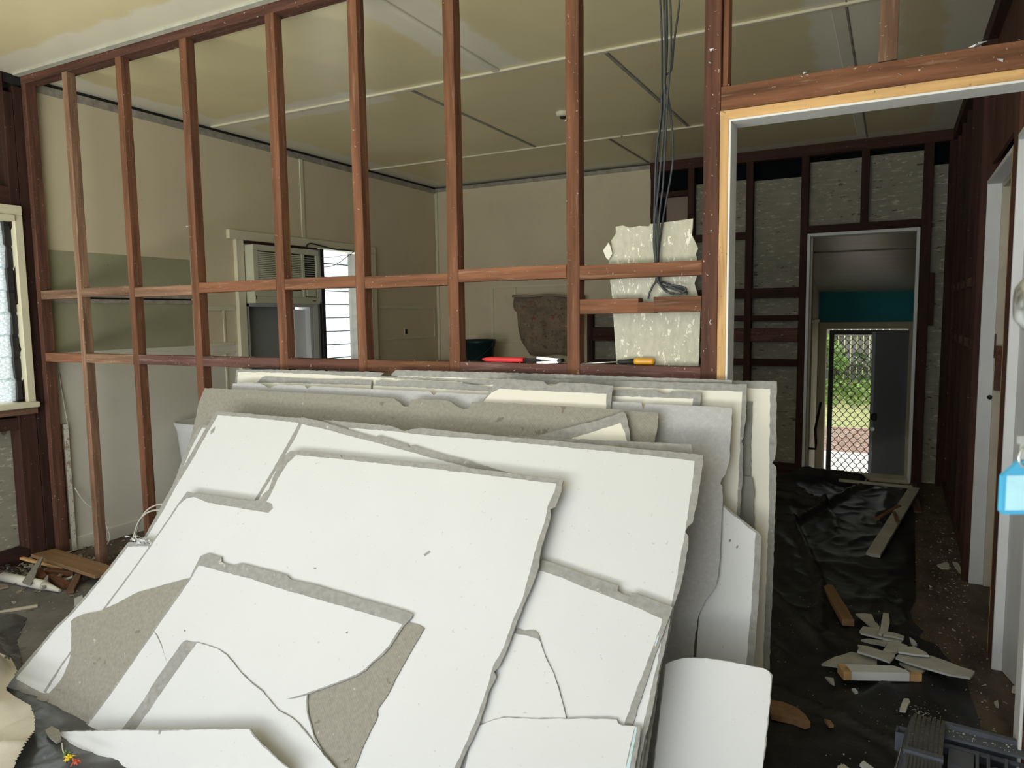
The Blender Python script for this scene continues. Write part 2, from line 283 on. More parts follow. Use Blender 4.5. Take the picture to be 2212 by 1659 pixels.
strip('ceiling_batten', -0.31, -0.245, 1.33, 4.2, M['pale_patch'], 0.005)
# left wall: an inner lining behind the stud wall, bare sheet in the front room, two window openings
wl = empty('wall_left', (XL, 0, 0), kind='structure')
q = MB()
q.box(XL-0.012, XL, 0.05, 1.46, 1.85, 2.775); q.box(XL-0.012, XL, 1.46, 3.10, 2.06, 2.775); q.box(XL-0.012, XL, 3.10, YB, 0.0, 2.775); q.box(XL-0.012, XL, 1.07, 1.46, 1.235, 1.85)
q.build('lining_sheet', M['cream'], wl)
MB().box(XL-0.012, XL, 0.05, 1.46, 0.0, 1.235).box(XL-0.012, XL, 1.46, 3.10, 0.0, 1.0).build('lower_lining_sheet', M['cream_low'], wl)
MB().box(XL-0.016, XL-0.003, 0.05, 1.07, 1.59, 1.855).box(XL-0.016, XL-0.003, 0.05, 1.07, 1.235, 1.545).build('green_painted_sheet', M['green'], wl, label='green painted patch of wall between cream sheets')
MB().box(XL-0.012, XL+0.003, 0.05, 1.07, 1.572, 1.592).box(XL-0.012, XL+0.003, 0.05, 1.07, 1.535, 1.56).build('shelf_cleat', M['strip'], wl)
MB().box(XL-0.02, XL-0.012, 0.05, 1.07, 1.56, 1.572).build('cleat_gap', M['dark'], wl)
MB().box(XL-0.03, XL-0.012, -0.2, YB, 2.775, ZC).build('cornice_gap', M['dark'], wl)
MB().box(XL-0.012, XL+0.003, 0.05, YB, 2.755, 2.805, c=0.002).build('cornice_mark', M['strip'], wl)
MB().box(XL, XL+0.010, 2.185, 2.225, 2.10, 2.76, c=0.003).build('cover_strip', M['cream_wood'], wl)
MB().box(XL-0.001, XL+0.014, 0.08, 3.2, 0.0, 0.085, c=0.003).build('skirting', M['cream_low'], wl)
for (y0, y1, z0, z1) in ((1.075,1.44,1.49,1.52),(1.075,1.42,1.225,1.25),(1.075,1.42,1.165,1.18),(1.33,1.345,0.3,1.16),(1.33,1.345,1.25,1.49),(3.2,4.15,1.51,1.535),(3.2,4.15,1.20,1.215),(4.15,4.165,1.21,1.52)):
    MB().box(XL, XL+0.007, y0, y1, z0, z1).build('panel_bead', M['cream_wood'], wl)
MB().box(XL, XL+0.006, 3.60, 3.66, 1.24, 1.31).box(XL, XL+0.0075, 3.612, 3.648, 1.25, 1.30, 1).build('socket_hole', [M['cream_wood'], M['dark']], wl)
# front room part of the left wall: grey sheet outside, dark studs, window
MB().box(-4.60, -4.585, -3.4, -1.12, 0, 2.85).box(-4.60, -4.585, -1.12, 0.05, 0, 0.93).box(-4.60, -4.585, -1.12, 0.05, 2.09, 2.85).box(-4.62, -4.60, 0.05, 1.4, 0, 2.85).box(-4.62, -4.60, 3.15, 4.33, 0, 2.85).box(-4.62, -4.60, 1.4, 3.15, 0, 1.0).box(-4.62, -4.60, 1.4, 3.15, 2.08, 2.85).build('outer_sheet', M['fibro'], wl)
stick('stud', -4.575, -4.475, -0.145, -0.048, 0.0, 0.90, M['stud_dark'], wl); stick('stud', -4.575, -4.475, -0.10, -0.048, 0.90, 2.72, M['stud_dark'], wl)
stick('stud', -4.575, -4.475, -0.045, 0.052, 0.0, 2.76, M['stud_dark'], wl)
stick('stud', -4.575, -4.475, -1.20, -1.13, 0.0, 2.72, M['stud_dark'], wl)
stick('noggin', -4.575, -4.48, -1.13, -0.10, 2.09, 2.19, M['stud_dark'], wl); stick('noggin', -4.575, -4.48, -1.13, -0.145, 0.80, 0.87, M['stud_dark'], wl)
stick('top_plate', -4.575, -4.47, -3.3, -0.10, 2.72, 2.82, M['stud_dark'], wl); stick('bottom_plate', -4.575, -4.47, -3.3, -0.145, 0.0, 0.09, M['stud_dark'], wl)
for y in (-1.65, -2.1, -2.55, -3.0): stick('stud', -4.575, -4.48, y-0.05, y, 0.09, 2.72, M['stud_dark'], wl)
# window of the front room
wf = empty('window_1', (-4.52, -0.6, 0.95), kind='structure')
MB().box(-4.58, -4.45, -1.12, -0.055, 2.03, 2.085, c=0.003).box(-4.58, -4.45, -0.10, -0.055, 0.955, 2.03, c=0.003).box(-4.58, -4.45, -1.12, -1.075, 0.955, 2.03, c=0.003).box(-4.585, -4.44, -1.075, -0.10, 1.995, 2.03, c=0.003).build('window_frame', M['cream_wood'], wf)
MB().box(-4.60, -4.42, -1.14, -0.05, 0.925, 0.957, c=0.004).build('window_sill', M['cream_wood'], wf)
stick('sill_timber', -4.59, -4.45, -1.14, -0.05, 0.885, 0.926, M['stud_grey'], wf)
MB().box(-4.55, -4.50, -0.135, -0.101, 0.957, 1.995, c=0.002).build('louvre_channel', M['black'], wf)
for k in range(8):
    z = 0.965 + k*0.127
    M_ = Matrix.Translation((-4.515, -0.585, z)) @ Matrix.Rotation(math.radians(-5 if k % 3 else 6), 4, 'Y')
    MB().box(-0.003, 0.003, -0.465, 0.462, 0, 0.135).build('glass_louvre', M['glass'], wf, M=M_, local=True)
    MB().box(-4.50, -4.49, -0.140 if k % 3 else -0.134, -0.104, z + 0.004, z + 0.118, c=0.002).build('louvre_clip', M['black'], wf)
# kitchen window with its louvres, beside the air conditioner
wk = empty('window_2', (-4.5, 2.3, 1.0), kind='structure')
MB().box(-4.60, -4.44, 1.40, 3.14, 2.03, 2.10, c=0.004).box(-4.60, -4.44, 1.46, 1.535, 0.93, 2.03, c=0.004).box(-4.60, -4.44, 3.06, 3.14, 0.93, 2.03, c=0.004).box(-4.60, -4.42, 1.42, 3.16, 0.90, 0.935, c=0.004).build('window_frame', M['cream_wood'], wk)
MB().box(-4.58, -4.50, 2.36, 2.405, 0.935, 1.56).box(-4.60, -4.47, 2.25, 2.28, 0.935, 1.56).box(-4.60, -4.46, 1.535, 1.575, 0.935, 1.56).box(-4.60, -4.46, 1.535, 2.28, 1.52, 1.56).box(-4.58, -4.47, 2.29, 2.35, 0.935, 1.56).build('filler_strip', M['paint_grey'], wk)
MB().box(-4.57, -4.545, 1.575, 2.15, 0.935, 1.52).build('filler_panel', M['grey_panel'], wk, label='flat blue-grey panel below the air conditioner')
MB().box(-4.56, -4.53, 2.12, 2.25, 0.935, 1.50, c=0.003).build('filler_strip', M['paint_white'], wk)
MB().box(-4.55, -4.47, 2.405, 2.45, 0.935, 2.03, c=0.004).build('louvre_channel', M['black'], wk)
for k in range(9):
    z = 0.94 + k*0.121
    M_ = Matrix.Translation((-4.52, 2.75, z)) @ Matrix.Rotation(math.radians(-12), 4, 'Y')
    MB().box(-0.003, 0.003, -0.30, 0.31, 0, 0.135).build('glass_louvre', M['glass'], wk, M=M_, local=True)
    MB().box(-4.512, -4.50, 2.45, 3.06, z - 0.004, z + 0.004).build('louvre_edge', M['black'], wk)
MB().box(-4.60, -4.46, 1.60, 2.36, 2.012, 2.032).build('filler_strip', M['stud_dark'], wk)
# back wall
wb = empty('wall_back', (-2, YB, 0), kind='structure')
MB().box(XL, -2.055, YB, YB+0.012, 1.575, 2.775).box(XL, -2.70, YB, YB+0.012, 0.0, 1.575).build('lining_sheet', M['cream'], wb)
MB().box(XL, -2.055, YB-0.004, YB+0.012, 2.77, 2.81, c=0.002).build('cornice_mark', M['strip'], wb)
MB().box(XL, XL+0.03, YB-0.02, YB, 0, 2.76, c=0.005).build('corner_bead', M['cream_wood'], wb)
for (x0, x1, z0, z1) in ((-3.79,-3.76,1.20,1.72),(-3.51,-3.49,1.60,1.72),(-3.77,-2.72,1.715,1.735),(-3.74,-3.5,1.175,1.19),(-3.74,-3.42,1.15,1.16)):
    MB().box(x0, x1, YB-0.008, YB, z0, z1).build('panel_bead', M['cream_wood'], wb)
MB().box(-2.70, -2.06, YB-0.006, YB+0.01, 1.558, 1.576).build('sheet_edge', M['dark'], wb)
for i, (x0, x1, z0, z1) in enumerate([(-1.65,-1.16,0,2.6),(-1.19,-0.71,0,2.585),(-0.72,-0.25,2.13,2.70),(-0.26,0.20,2.13,2.71),(0.22,0.40,0,2.59),(-2.10,-1.70,0,2.0),(-2.7,-2.10,0.4,1.56)]):
    MB().box(x0, x1, YB+0.075, YB+0.083, z0, z1 - 0.004*i).build('backing_sheet', M['fibro'], wb)
MB().box(-1.92, -1.69, YB+0.06, YB+0.07, 2.0, 2.50).build('backing_sheet', M['tin'], wb, label='plain pink-brown backing sheet')
MB().box(-4.6, -0.70, YB+0.10, YB+0.12, 0, 2.83).box(0.17, 0.6, YB+0.10, YB+0.12, 0, 2.83).box(-0.70, 0.17, YB+0.10, YB+0.12, 2.09, 2.83).build('black_gap_sheet', M['black_gap'], wb)  # added black sheet behind the dark gaps, also stops outside light leaking in
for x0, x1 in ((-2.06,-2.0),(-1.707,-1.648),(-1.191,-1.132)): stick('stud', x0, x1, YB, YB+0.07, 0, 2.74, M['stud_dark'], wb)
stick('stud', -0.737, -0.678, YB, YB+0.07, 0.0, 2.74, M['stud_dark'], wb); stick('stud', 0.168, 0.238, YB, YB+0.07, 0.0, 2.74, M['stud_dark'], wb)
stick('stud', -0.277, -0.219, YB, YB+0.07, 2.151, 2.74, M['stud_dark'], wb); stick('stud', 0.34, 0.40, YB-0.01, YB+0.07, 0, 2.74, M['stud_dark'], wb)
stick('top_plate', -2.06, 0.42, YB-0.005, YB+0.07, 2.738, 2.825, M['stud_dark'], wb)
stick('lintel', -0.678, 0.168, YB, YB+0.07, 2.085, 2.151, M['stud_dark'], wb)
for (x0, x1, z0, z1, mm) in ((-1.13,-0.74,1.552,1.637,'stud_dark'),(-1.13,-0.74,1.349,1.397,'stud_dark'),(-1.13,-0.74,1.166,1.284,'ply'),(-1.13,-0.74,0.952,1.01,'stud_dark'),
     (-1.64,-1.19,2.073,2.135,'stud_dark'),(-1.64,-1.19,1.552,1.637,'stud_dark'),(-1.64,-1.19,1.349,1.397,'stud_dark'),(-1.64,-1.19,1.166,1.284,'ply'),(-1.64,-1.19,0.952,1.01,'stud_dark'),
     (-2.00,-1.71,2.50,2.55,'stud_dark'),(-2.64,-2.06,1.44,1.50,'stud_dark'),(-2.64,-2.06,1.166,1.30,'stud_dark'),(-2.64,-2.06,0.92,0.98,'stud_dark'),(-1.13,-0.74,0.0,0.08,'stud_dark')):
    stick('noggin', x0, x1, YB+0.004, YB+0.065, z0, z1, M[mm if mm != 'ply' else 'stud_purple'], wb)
stick('packing_block', 0.238, 0.275, YB, YB+0.07, 1.30, 1.72, M['stud_dark'], wb)
df = empty('door_1', (-0.25, YB, 0), kind='structure')
MB().box(-0.676, -0.652, YB-0.02, YB+0.14, 0, 2.085, c=0.002).box(0.138, 0.162, YB-0.02, YB+0.14, 0, 2.085, c=0.002).box(-0.652, 0.138, YB-0.02, YB+0.14, 2.06, 2.085, c=0.002).build('door_frame', M['paint_white'], df)
MB().box(-0.655, -0.635, YB+0.02, YB+0.12, 0, 2.06).box(-0.635, 0.138, YB-0.03, YB+0.15, -0.03, 0.03).build('door_stop', M['paint_beige'], df)
stick('stud', -2.70, -2.645, YB+0.014, YB+0.07, 0, 2.74, M['stud_dark'], wb)
# right wall: bare dark framing beyond the doorway, two openings, lining near the camera
wr = empty('wall_right', (XR, 2, 0), kind='structure')
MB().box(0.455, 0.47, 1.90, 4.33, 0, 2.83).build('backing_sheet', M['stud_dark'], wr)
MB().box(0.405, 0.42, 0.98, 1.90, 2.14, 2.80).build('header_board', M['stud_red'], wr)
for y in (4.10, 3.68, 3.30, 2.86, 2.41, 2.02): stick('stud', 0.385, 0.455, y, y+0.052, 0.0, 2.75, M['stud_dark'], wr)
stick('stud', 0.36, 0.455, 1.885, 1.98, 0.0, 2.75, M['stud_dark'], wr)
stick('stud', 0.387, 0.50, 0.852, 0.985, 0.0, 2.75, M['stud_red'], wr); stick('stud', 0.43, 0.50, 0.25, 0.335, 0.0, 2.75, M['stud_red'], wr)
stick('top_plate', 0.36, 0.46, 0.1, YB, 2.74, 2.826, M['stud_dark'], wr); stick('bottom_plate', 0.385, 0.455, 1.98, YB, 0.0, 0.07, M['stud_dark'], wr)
for z in (1.56, 1.20):
    for y0, y1 in ((3.732,4.10),(3.352,3.68),(2.912,3.30),(2.462,2.86),(2.072,2.41)): stick('noggin', 0.392, 0.452, y0, y1, z, z+0.055, M['stud_purple'], wr)
MB().box(0.41, 0.425, 0.345, 0.86, 2.075, 2.83).build('lining_sheet', M['stud_red'], wr)
MB().box(0.405, 0.42, -3.4, 0.25, 0, 2.83).build('lining_sheet', M['cream_low'], wr)
d2 = empty('door_2', (XR, 1.45, 0), kind='structure')
MB().box(0.388, 0.45, 1.862, 1.882, 0, 2.06, c=0.002).box(0.388, 0.45, 1.01, 1.862, 2.04, 2.06, c=0.002).build('door_frame', M['paint_white'], d2)
MB().box(0.45, 0.50, 1.85, 1.88, 0, 2.05, c=0.002).box(0.45, 0.50, 1.01, 1.85, 2.02, 2.05, c=0.002).build('door_stop', M['paint_beige'], d2)
MB().box(0.388, 0.405, 0.99, 1.012, 0, 2.06).build('frame_edge', M['pine'], d2)
MB().box(0.446, 0.452, 1.84, 1.852, 1.18, 1.30).box(0.452, 0.475, 1.80, 1.85, 1.02, 1.24).build('rusty_strike_plate', M['rust'], d2)
MB().tube([(0.44,1.86,0.98),(0.44,1.873,0.98)], 0.012, 12).build('latch_hole', M['dark'], d2)
d3 = empty('door_3', (0.42, 0.6, 0), kind='structure')
MB().box(0.386, 0.43, 0.833, 0.851, 0, 2.07, c=0.002).box(0.386, 0.43, 0.345, 0.833, 2.045, 2.07, c=0.002).build('architrave', M['paint_white'], d3)
p0, p1 = onZ(2162, 1449), onZ(2210, 1506)
dv = (p1 - p0).normalized(); p1 = p0 + dv * 0.44; nv = Vector((-dv.y, dv.x, 0))
timber_q = MB(); timber_q.obox((p0 + p1)/2 - nv*0.018*(-1) + Vector((0,0,1.02)), dv*((p1-p0).length/2), nv*0.018, (0,0,1.015)); timber_q.build('door_leaf', M['paint_grey'], d3)
# side room beyond the right wall
MB().box(3.0, 3.05, -3.45, 4.33, -0.05, 2.85).build('wall_side_room', M['paint_beige'], kind='structure')
MB().box(0.47, 3.05, 4.33, 4.37, -0.05, 2.85).build('wall_side_room_back', M['stud_dark'], kind='structure')
q = MB(); pa, pb_ = onX(2147, 1015, 0.95), onX(2160, 915, 0.95)
ls = empty('leaning_sash', (0.95, pa.y, 0.0), label='pale metal-framed window sash leaning in the dark side room', cat='window sash')
dd = Vector((0, pb_.y-pa.y, pb_.z-pa.z)).normalized(); A0 = pa - dd*(pa.z/dd.z if dd.z else 0.5)
MB().obox(A0 + dd*0.55 + Vector((0.25,0,0)), (0.28,0,0), dd*0.55, dd.cross(Vector((1,0,0)))*0.008).build('sash_glass', M['grey_panel'], ls)
for s in (-1, 1): MB().obox(A0 + dd*0.55 + Vector((0.25+s*0.28,0,0)), (0.015,0,0), dd*0.56, dd.cross(Vector((1,0,0)))*0.014).build('sash_rail', M['metal'], ls)
# front wall behind the camera, open to the daylight
MB().box(-4.6, -4.35, -3.45, -3.38, 0, 2.83).box(0.15, 3.05, -3.45, -3.38, 0, 2.83).box(-4.35, 0.15, -3.45, -3.38, 2.55, 2.83).build('wall_front', M['cream_low'], kind='structure')
# ---------------------------------------------------------------- the bare stud wall
ws = empty('wall_middle', (-2, 0, 0), kind='structure', label='bare hardwood stud wall stripped of its lining')
studs = [(-4.074,-4.031,'stud_grey'),(-3.612,-3.566,'stud'),(-3.117,-3.066,'stud'),(-2.539,-2.486,'stud'),(-2.069,-2.019,'stud'),(-1.595,-1.545,'stud'),(-1.074,-1.023,'stud'),(-0.578,-0.525,'stud_red')]
for x0, x1, mm in studs: stick('stud', x0, x1, 0.0, 0.05 if x1 < -0.6 else 0.075, 0.0, 2.778, M[mm], ws, rough=0.002)
stick('stud', -4.465, -4.425, -0.002, 0.06, 0, 2.778, M['stud_red'], ws)
stick('stud', -0.523, -0.505, 0.02, 0.072, 2.155, 2.778, M['stud'], ws)
stick('stud', 0.372, 0.44, 0.0, 0.075, 0.0, 2.778, M['stud_red'], ws)
stick('cripple_stud', -0.067, -0.017, 0.0, 0.05, 2.155, 2.778, M['stud_grey'], ws)
stick('top_plate', -4.47, 0.42, 0.0, 0.075, 2.778, 2.825, M['stud_red'], ws, rough=0.002)
stick('lintel', -0.522, 0.40, -0.002, 0.075, 2.077, 2.153, M['stud'], ws, rough=0.002)
xs = [-4.425] + [v for s in studs for v in s[:2]]
gaps = [(xs[2*i], xs[2*i+1]) for i in range(8)]
up_m = ['stud_grey','stud_grey','stud_grey','stud','stud','stud','stud','stud']; lo_m = ['stud','stud_grey','stud_purple','stud_purple','stud_red','stud','stud_purple','stud_purple']
for i, (a, b_) in enumerate(gaps):
    dz = 0.006*math.sin(i*2.3)
    stick('noggin', a+0.001, b_-0.001, 0.001, 0.05, 1.552+dz, 1.602+dz, M[up_m[i]], ws, rough=0.0022)
    stick('noggin', a+0.001, b_-0.001, 0.001, 0.05, 1.188, 1.239, M[lo_m[i]], ws, rough=0.0022)
stick('noggin', -1.022, -0.80, 0.001, 0.05, 1.424, 1.478, M['stud'], ws); stick('noggin', -0.745, -0.579, 0.001, 0.05, 1.426, 1.480, M['stud'], ws); stick('noggin', -0.802, -0.743, 0.001, 0.05, 1.424, 1.462, M['stud'], ws)
for x0, x1 in gaps: stick('bottom_plate', x0, x1, 0.005, 0.05, 0.0, 0.012, M['stud_dark'], ws)
# plaster crumbs along the upper edges
def crumbs(name, spots, m, parent=None, **k):
    q = MB()
    for (p, r) in spots:
        vs = [Vector(p) + Vector((random.uniform(-1,1), random.uniform(-1,1), random.uniform(-0.35,0.7)))*r for _ in range(5)]
        q.add(vs, [(0,1,2),(0,2,3),(0,3,1),(1,4,2),(2,4,3),(3,4,1)])
    return q.build(name, m, parent, **k)
cs = []
for i, (a, b_) in enumerate(gaps):
    for _ in range(26): cs.append(((random.uniform(a,b_), random.uniform(0.0,0.03), 1.604 + 0.006*math.sin(i*2.3)), random.uniform(0.001,0.004)))
    for _ in range(12): cs.append(((random.uniform(a,b_), random.uniform(0.0,0.03), 1.240), random.uniform(0.001,0.0035)))
for _ in range(26): cs.append(((random.uniform(-0.5,0.3), random.uniform(0.0,0.03), 2.155), random.uniform(0.002,0.005)))
crumbs('plaster_crumbs', cs, M['plaster'], ws, kind='stuff')
fl = []
for (px, py, r) in ((1740,158,6),(1733,166,4),(1745,163,4),(2098,102,7),(2112,97,9),(2122,94,7),(2162,135,8),(1938,168,5),(1945,162,5),(975,600,5),(976,593,4),(1231,563,4),(1231,581,4),(925,791,4),(1111,801,4),(973,754,3),(1222,706,3),(1534,137,5),(1537,110,5),(1534,500,5),(1533,694,6),(1222,261,4),(972,222,4),(402,248,5),(404,490,5),(588,260,3),(763,282,4),(776,453,4),(1540,235,3)):
    p = onY(px, py, -0.002); fl.append(((p.x, p.y, p.z), r/560.0))
crumbs('plaster_blobs', fl, M['board_white'], ws, kind='stuff')
# door frame in the stud wall: pine edge and white painted jamb
d4 = empty('door_4', (-0.1, 0, 0), kind='structure')
timber('frame_edge', (-0.508, 0.03, 0), (-0.508, 0.03, 2.06), (1,0,0), 0.028, 0.085, M['pine'], d4)
timber('frame_edge', (-0.522, 0.03, 2.060), (0.368, 0.03, 2.060), (0,0,1), 0.030, 0.085, M['pine'], d4)
MB().box(-0.494, -0.487, -0.012, 0.09, 0, 2.045, c=0.001).box(-0.487, 0.362, -0.012, 0.09, 2.038, 2.045, c=0.001).box(0.362, 0.371, -0.01, 0.09, 0, 2.052, c=0.002).build('door_frame', M['paint_white'], d4)
# remnant of lining sheet on the far side of the studs
rp = [(1330,490),(1345,487),(1360,492),(1380,488),(1402,489),(1404,484),(1430,481),(1470,476),(1497,472),(1496,492),(1494,507),(1500,519),(1508,537),(1503,548),(1506,560),(1503,575),(1505,598),(1500,612),(1508,640),(1513,660),(1512,700),(1509,792),(1332,792),(1328,730),(1322,640),(1317,600),(1315,568),(1318,545),(1322,530),(1320,520),(1330,505)]
P = [onY(x, y, 0.055) for x, y in rp]
Mr = Matrix.Translation((P[0].x, 0.055, 1.2)) @ Matrix.Rotation(math.radians(90), 4, 'X')
I = Mr.inverted(); MB().slab([tuple((I @ p)[:2]) for p in P], -0.008, 0.0).build('sheet_remnant', M['remnant'], ws, M=Mr, local=True, label='torn grey remnant of lining sheet behind the noggins')
P = [onY(x, y, 0.045) for x, y in ((1303,541),(1315,524),(1319,533),(1323,548),(1315,562),(1309,556))]
MB().slab([tuple((I @ p)[:2]) for p in P], 0.008, 0.012).build('torn_flap', M['board_cream'], ws, M=Mr, local=True)
# ---------------------------------------------------------------- back room beyond door_1, one step lower
MB().box(-0.95, 0.45, 4.38, 6.93, -0.90, -0.85).build('floor_back_room', M['floor'], kind='structure')
q = MB(); q.add([(-0.85,4.36,2.16),(0.30,4.36,2.16),(0.30,6.95,1.64),(-0.85,6.95,1.66),(-0.85,4.36,2.18),(0.30,4.36,2.18),(0.30,6.95,1.68),(-0.85,6.95,1.68)], [(0,1,2,3),(7,6,5,4),(1,0,4,5),(2,1,5,6),(3,2,6,7),(0,3,7,4)])
q.build('ceiling_back_room', M['pale_board'], kind='structure')
zj = lambda y: 2.16 - (y - 4.36)*0.2
MB().add([(-0.80,5.16,zj(5.16)-0.006),(0.3,5.16,zj(5.16)-0.006),(0.3,5.19,zj(5.19)-0.006),(-0.80,5.19,zj(5.19)-0.006),(-0.80,5.16,zj(5.16)+0.004),(0.3,5.16,zj(5.16)+0.004),(0.3,5.19,zj(5.19)+0.004),(-0.80,5.19,zj(5.19)+0.004)], [(0,1,2,3),(0,4,5,1),(1,5,6,2),(2,6,7,3),(3,7,4,0)]).build('trim_2', M['strip'], kind='structure')
MB().box(-0.83, -0.80, 4.36, 6.95, -0.88, 2.2).build('wall_back_room_left', M['tan'], kind='structure')
MB().box(0.21, 0.24, 4.36, 6.95, -0.88, 2.2).build('wall_back_room_right', M['tan'], kind='structure')
MB().box(-0.806, -0.788, 4.36, 6.95, 1.30, 1.335).box(-0.806, -0.79, 6.1, 6.14, -0.85, 1.7).box(-0.806, -0.79, 5.45, 5.47, -0.85, 1.85).build('trim_3', M['cream_wood'], kind='structure')
MB().box(-0.83, 0.24, 6.95, 7.05, 1.30, 1.9).box(-0.83, -0.80, 6.95, 7.05, -0.88, 1.3).build('wall_teal', M['teal'], kind='structure')
d5 = empty('door_5', (-0.28, 6.97, -0.88), kind='structure')
MB().box(-0.80, -0.712, 6.93, 7.06, -0.88, 1.215, c=0.004).box(0.148, 0.21, 6.93, 7.06, -0.88, 1.215, c=0.004).box(-0.80, 0.21, 6.93, 7.06, 1.215, 1.30, c=0.004).build('door_frame', M['tan'], d5)
# security screen door
sd = empty('screen_door', (-0.28, 7.09, -0.88), label='security screen door with black diamond grille in the far back doorway', cat='door')
MB().box(-0.690, -0.635, 7.08, 7.11, -0.86, 1.20, c=0.003).box(0.09, 0.145, 7.08, 7.11, -0.86, 1.20, c=0.003).box(-0.635, 0.09, 7.08, 7.11, 1.145, 1.20, c=0.003).box(-0.635, 0.09, 7.08, 7.11, -0.86, -0.70, c=0.003).build('door_frame_bar', M['black'], sd)
q = MB(); dx = 0.0415
for i in range(18):
    xc = -0.640 + (i + 0.5)*dx; pts = []
    for j in range(37):
        z = -0.70 + j*0.0515
        if z > 1.13: break
        x = xc + (1 if (i + j) % 2 else -1)*(dx*0.5 - 0.002); pts += [(x, 7.095, z - 0.009), (x, 7.095, z + 0.009)]
    q.tube(pts, 0.0042, 5, cap=False)
q.build('diamond_grille', M['black'], sd)
dl = empty('open_door', (0.146, 6.93, -0.86), label='flat grey door standing half open inside the far back doorway', cat='door')
a = math.radians(180 + 66); ux = Vector((math.cos(a), math.sin(a), 0)); uy = Vector((-ux.y, ux.x, 0))
MB().obox(Vector((0.140, 6.92, 0.17)) + ux*0.40, ux*0.40, uy*0.018, (0,0,1.03)).build('door_panel', mat('grey_door_paint', (0.42,0.46,0.52), 0.5, 0.06, 2), dl)
hp = Vector((0.140, 6.92, 0.28)) + ux*0.74
MB().box(-0.03,0.03,-0.03,0.03,-0.04,0.04,c=0.01).build('lock_case', M['black'], dl, M=Matrix.Translation(hp - uy*0.0 + Vector((0,-0.04,0))), local=True)
MB().tube([hp + Vector((-0.01,-0.03,-0.13)), hp + Vector((-0.01,-0.07,-0.13))], 0.022, 14).build('door_knob', M['metal'], dl)
hr = MB(); hr.tube([(-0.60,5.0,0.55),(-0.62,4.75,0.33),(-0.60,4.62,0.22),(-0.60,4.60,0.17),(-0.66,4.60,0.17)], 0.012, 8); 
tag(hr.build('handrail', M['black']), 'thin black metal handrail beside the far doorway', 'handrail')
tag(MB().box(-0.80,-0.79,5.70,5.80,0.50,0.56,c=0.003).box(-0.79,-0.786,5.735,5.765,0.515,0.545,1).build('wall_switch', [M['board_white'], M['black']]), 'small white switch with black centre on the back room wall', 'switch')
# ---------------------------------------------------------------- outside
M['concrete'] = mat('pale_concrete', (0.62,0.61,0.58), 0.9, 0.08, 4, spots=[(6,0.6,0.1,0.3,(0.4,0.38,0.35))])
M['soil'] = mat('red_brown_leaf_litter', (0.36,0.25,0.19), 0.95, 0.45, 16, spots=[(9,0.58,0.06,0.6,(0.5,0.45,0.38)),(25,0.6,0.05,0.6,(0.16,0.10,0.07))], world=True)
M['lawn'] = mat('dry_lawn', (0.42,0.44,0.20), 0.95, 0.35, 14, spots=[(9,0.60,0.05,0.6,(0.42,0.28,0.2))], world=True)
M['leaf'] = mat('bright_green_leaf', (0.26,0.42,0.10), 0.6, 0.4, 9, rand=0.1, world=True)
M['leaf2'] = mat('dull_green_leaf', (0.14,0.20,0.09), 0.7, 0.4, 9, world=True)
M['paling'] = mat('weathered_paling', (0.26,0.245,0.225), 0.9, 0.25, 14, GR, rand=0.25)
gz = lambda y: -0.9 if y < 8.4 else -0.9 + (y - 8.4)*0.27
def ground(name, y0, y1, m, x0=-8, x1=8): return MB().add([(x0,y0,gz(y0)),(x1,y0,gz(y0)),(x1,y1,gz(y1)),(x0,y1,gz(y1)),(x0,y0,gz(y0)-.05),(x1,y0,gz(y0)-.05),(x1,y1,gz(y1)-.05),(x0,y1,gz(y1)-.05)], [(0,1,2,3),(1,0,4,5),(2,1,5,6),(3,2,6,7),(0,3,7,4),(7,6,5,4)]).build(name, m, kind='structure')
ground('path_concrete', 7.15, 9.25, M['concrete']); ground('ground_soil', 9.25, 10.15, M['soil']); ground('ground_lawn', 10.15, 30, M['lawn'])
MB().box(-40, 40, -40, 7.1, -1.02, -0.97).build('ground_yard', M['lawn'], kind='structure')
def leaves(name, n, box, size, m, **k):
    q = MB(); x0,x1,y0,y1,z0,z1 = box
    for _ in range(n):
        p = Vector((random.uniform(x0,x1), random.uniform(y0,y1), 0)); t = random.random(); p.z = gz(p.y) + z0 + (z1-z0)*t
        a = Vector((random.gauss(0,1), random.gauss(0,1), random.gauss(0,0.6))).normalized(); b = a.cross(Vector((random.gauss(0,1), random.gauss(0,1), 1))).normalized(); s = size*random.uniform(0.6,1.3)
        q.add([p - a*s, p + b*s*0.5 - a*s*0.2, p + a*s, p - b*s*0.5 - a*s*0.2, p + a*s*0.1 + Vector((0,0,s*0.15))], [(0,1,4),(1,2,4),(2,3,4),(3,0,4)])
    return q.build(name, m, **k)
leaves('ground_cover', 1500, (-2.2,1.6,11.0,11.9,0.0,0.30), 0.055, M['leaf'], kind='stuff', label='low band of bright green ground cover before the fence', cat='plants')
leaves('undergrowth', 500, (-2.2,1.6,11.7,12.1,0.1,0.65), 0.07, M['leaf2'], kind='stuff', label='taller dull green weeds against the fence', cat='plants')
fe = empty('paling_fence', (0, 12.3, gz(12.3)), label='weathered grey timber paling fence across the back yard', cat='fence')
for i in range(40):
    x = -3 + i*0.105; h = 1.15 + random.uniform(-0.03,0.03)
    MB().box(x, x+0.088, 12.30, 12.315, 0.05, h).build('paling', M['paling'], fe)
MB().box(-3, 1.2, 12.25, 12.30, 0.98, 1.04).box(-3, 1.2, 12.25, 12.30, 0.40, 0.46).build('fence_rail', M['paling'], fe)
tr = empty('leafy_shrub', (-0.95, 11.6, gz(11.6)), label='shrub with large pale green leaves beside the paling fence', cat='shrub')
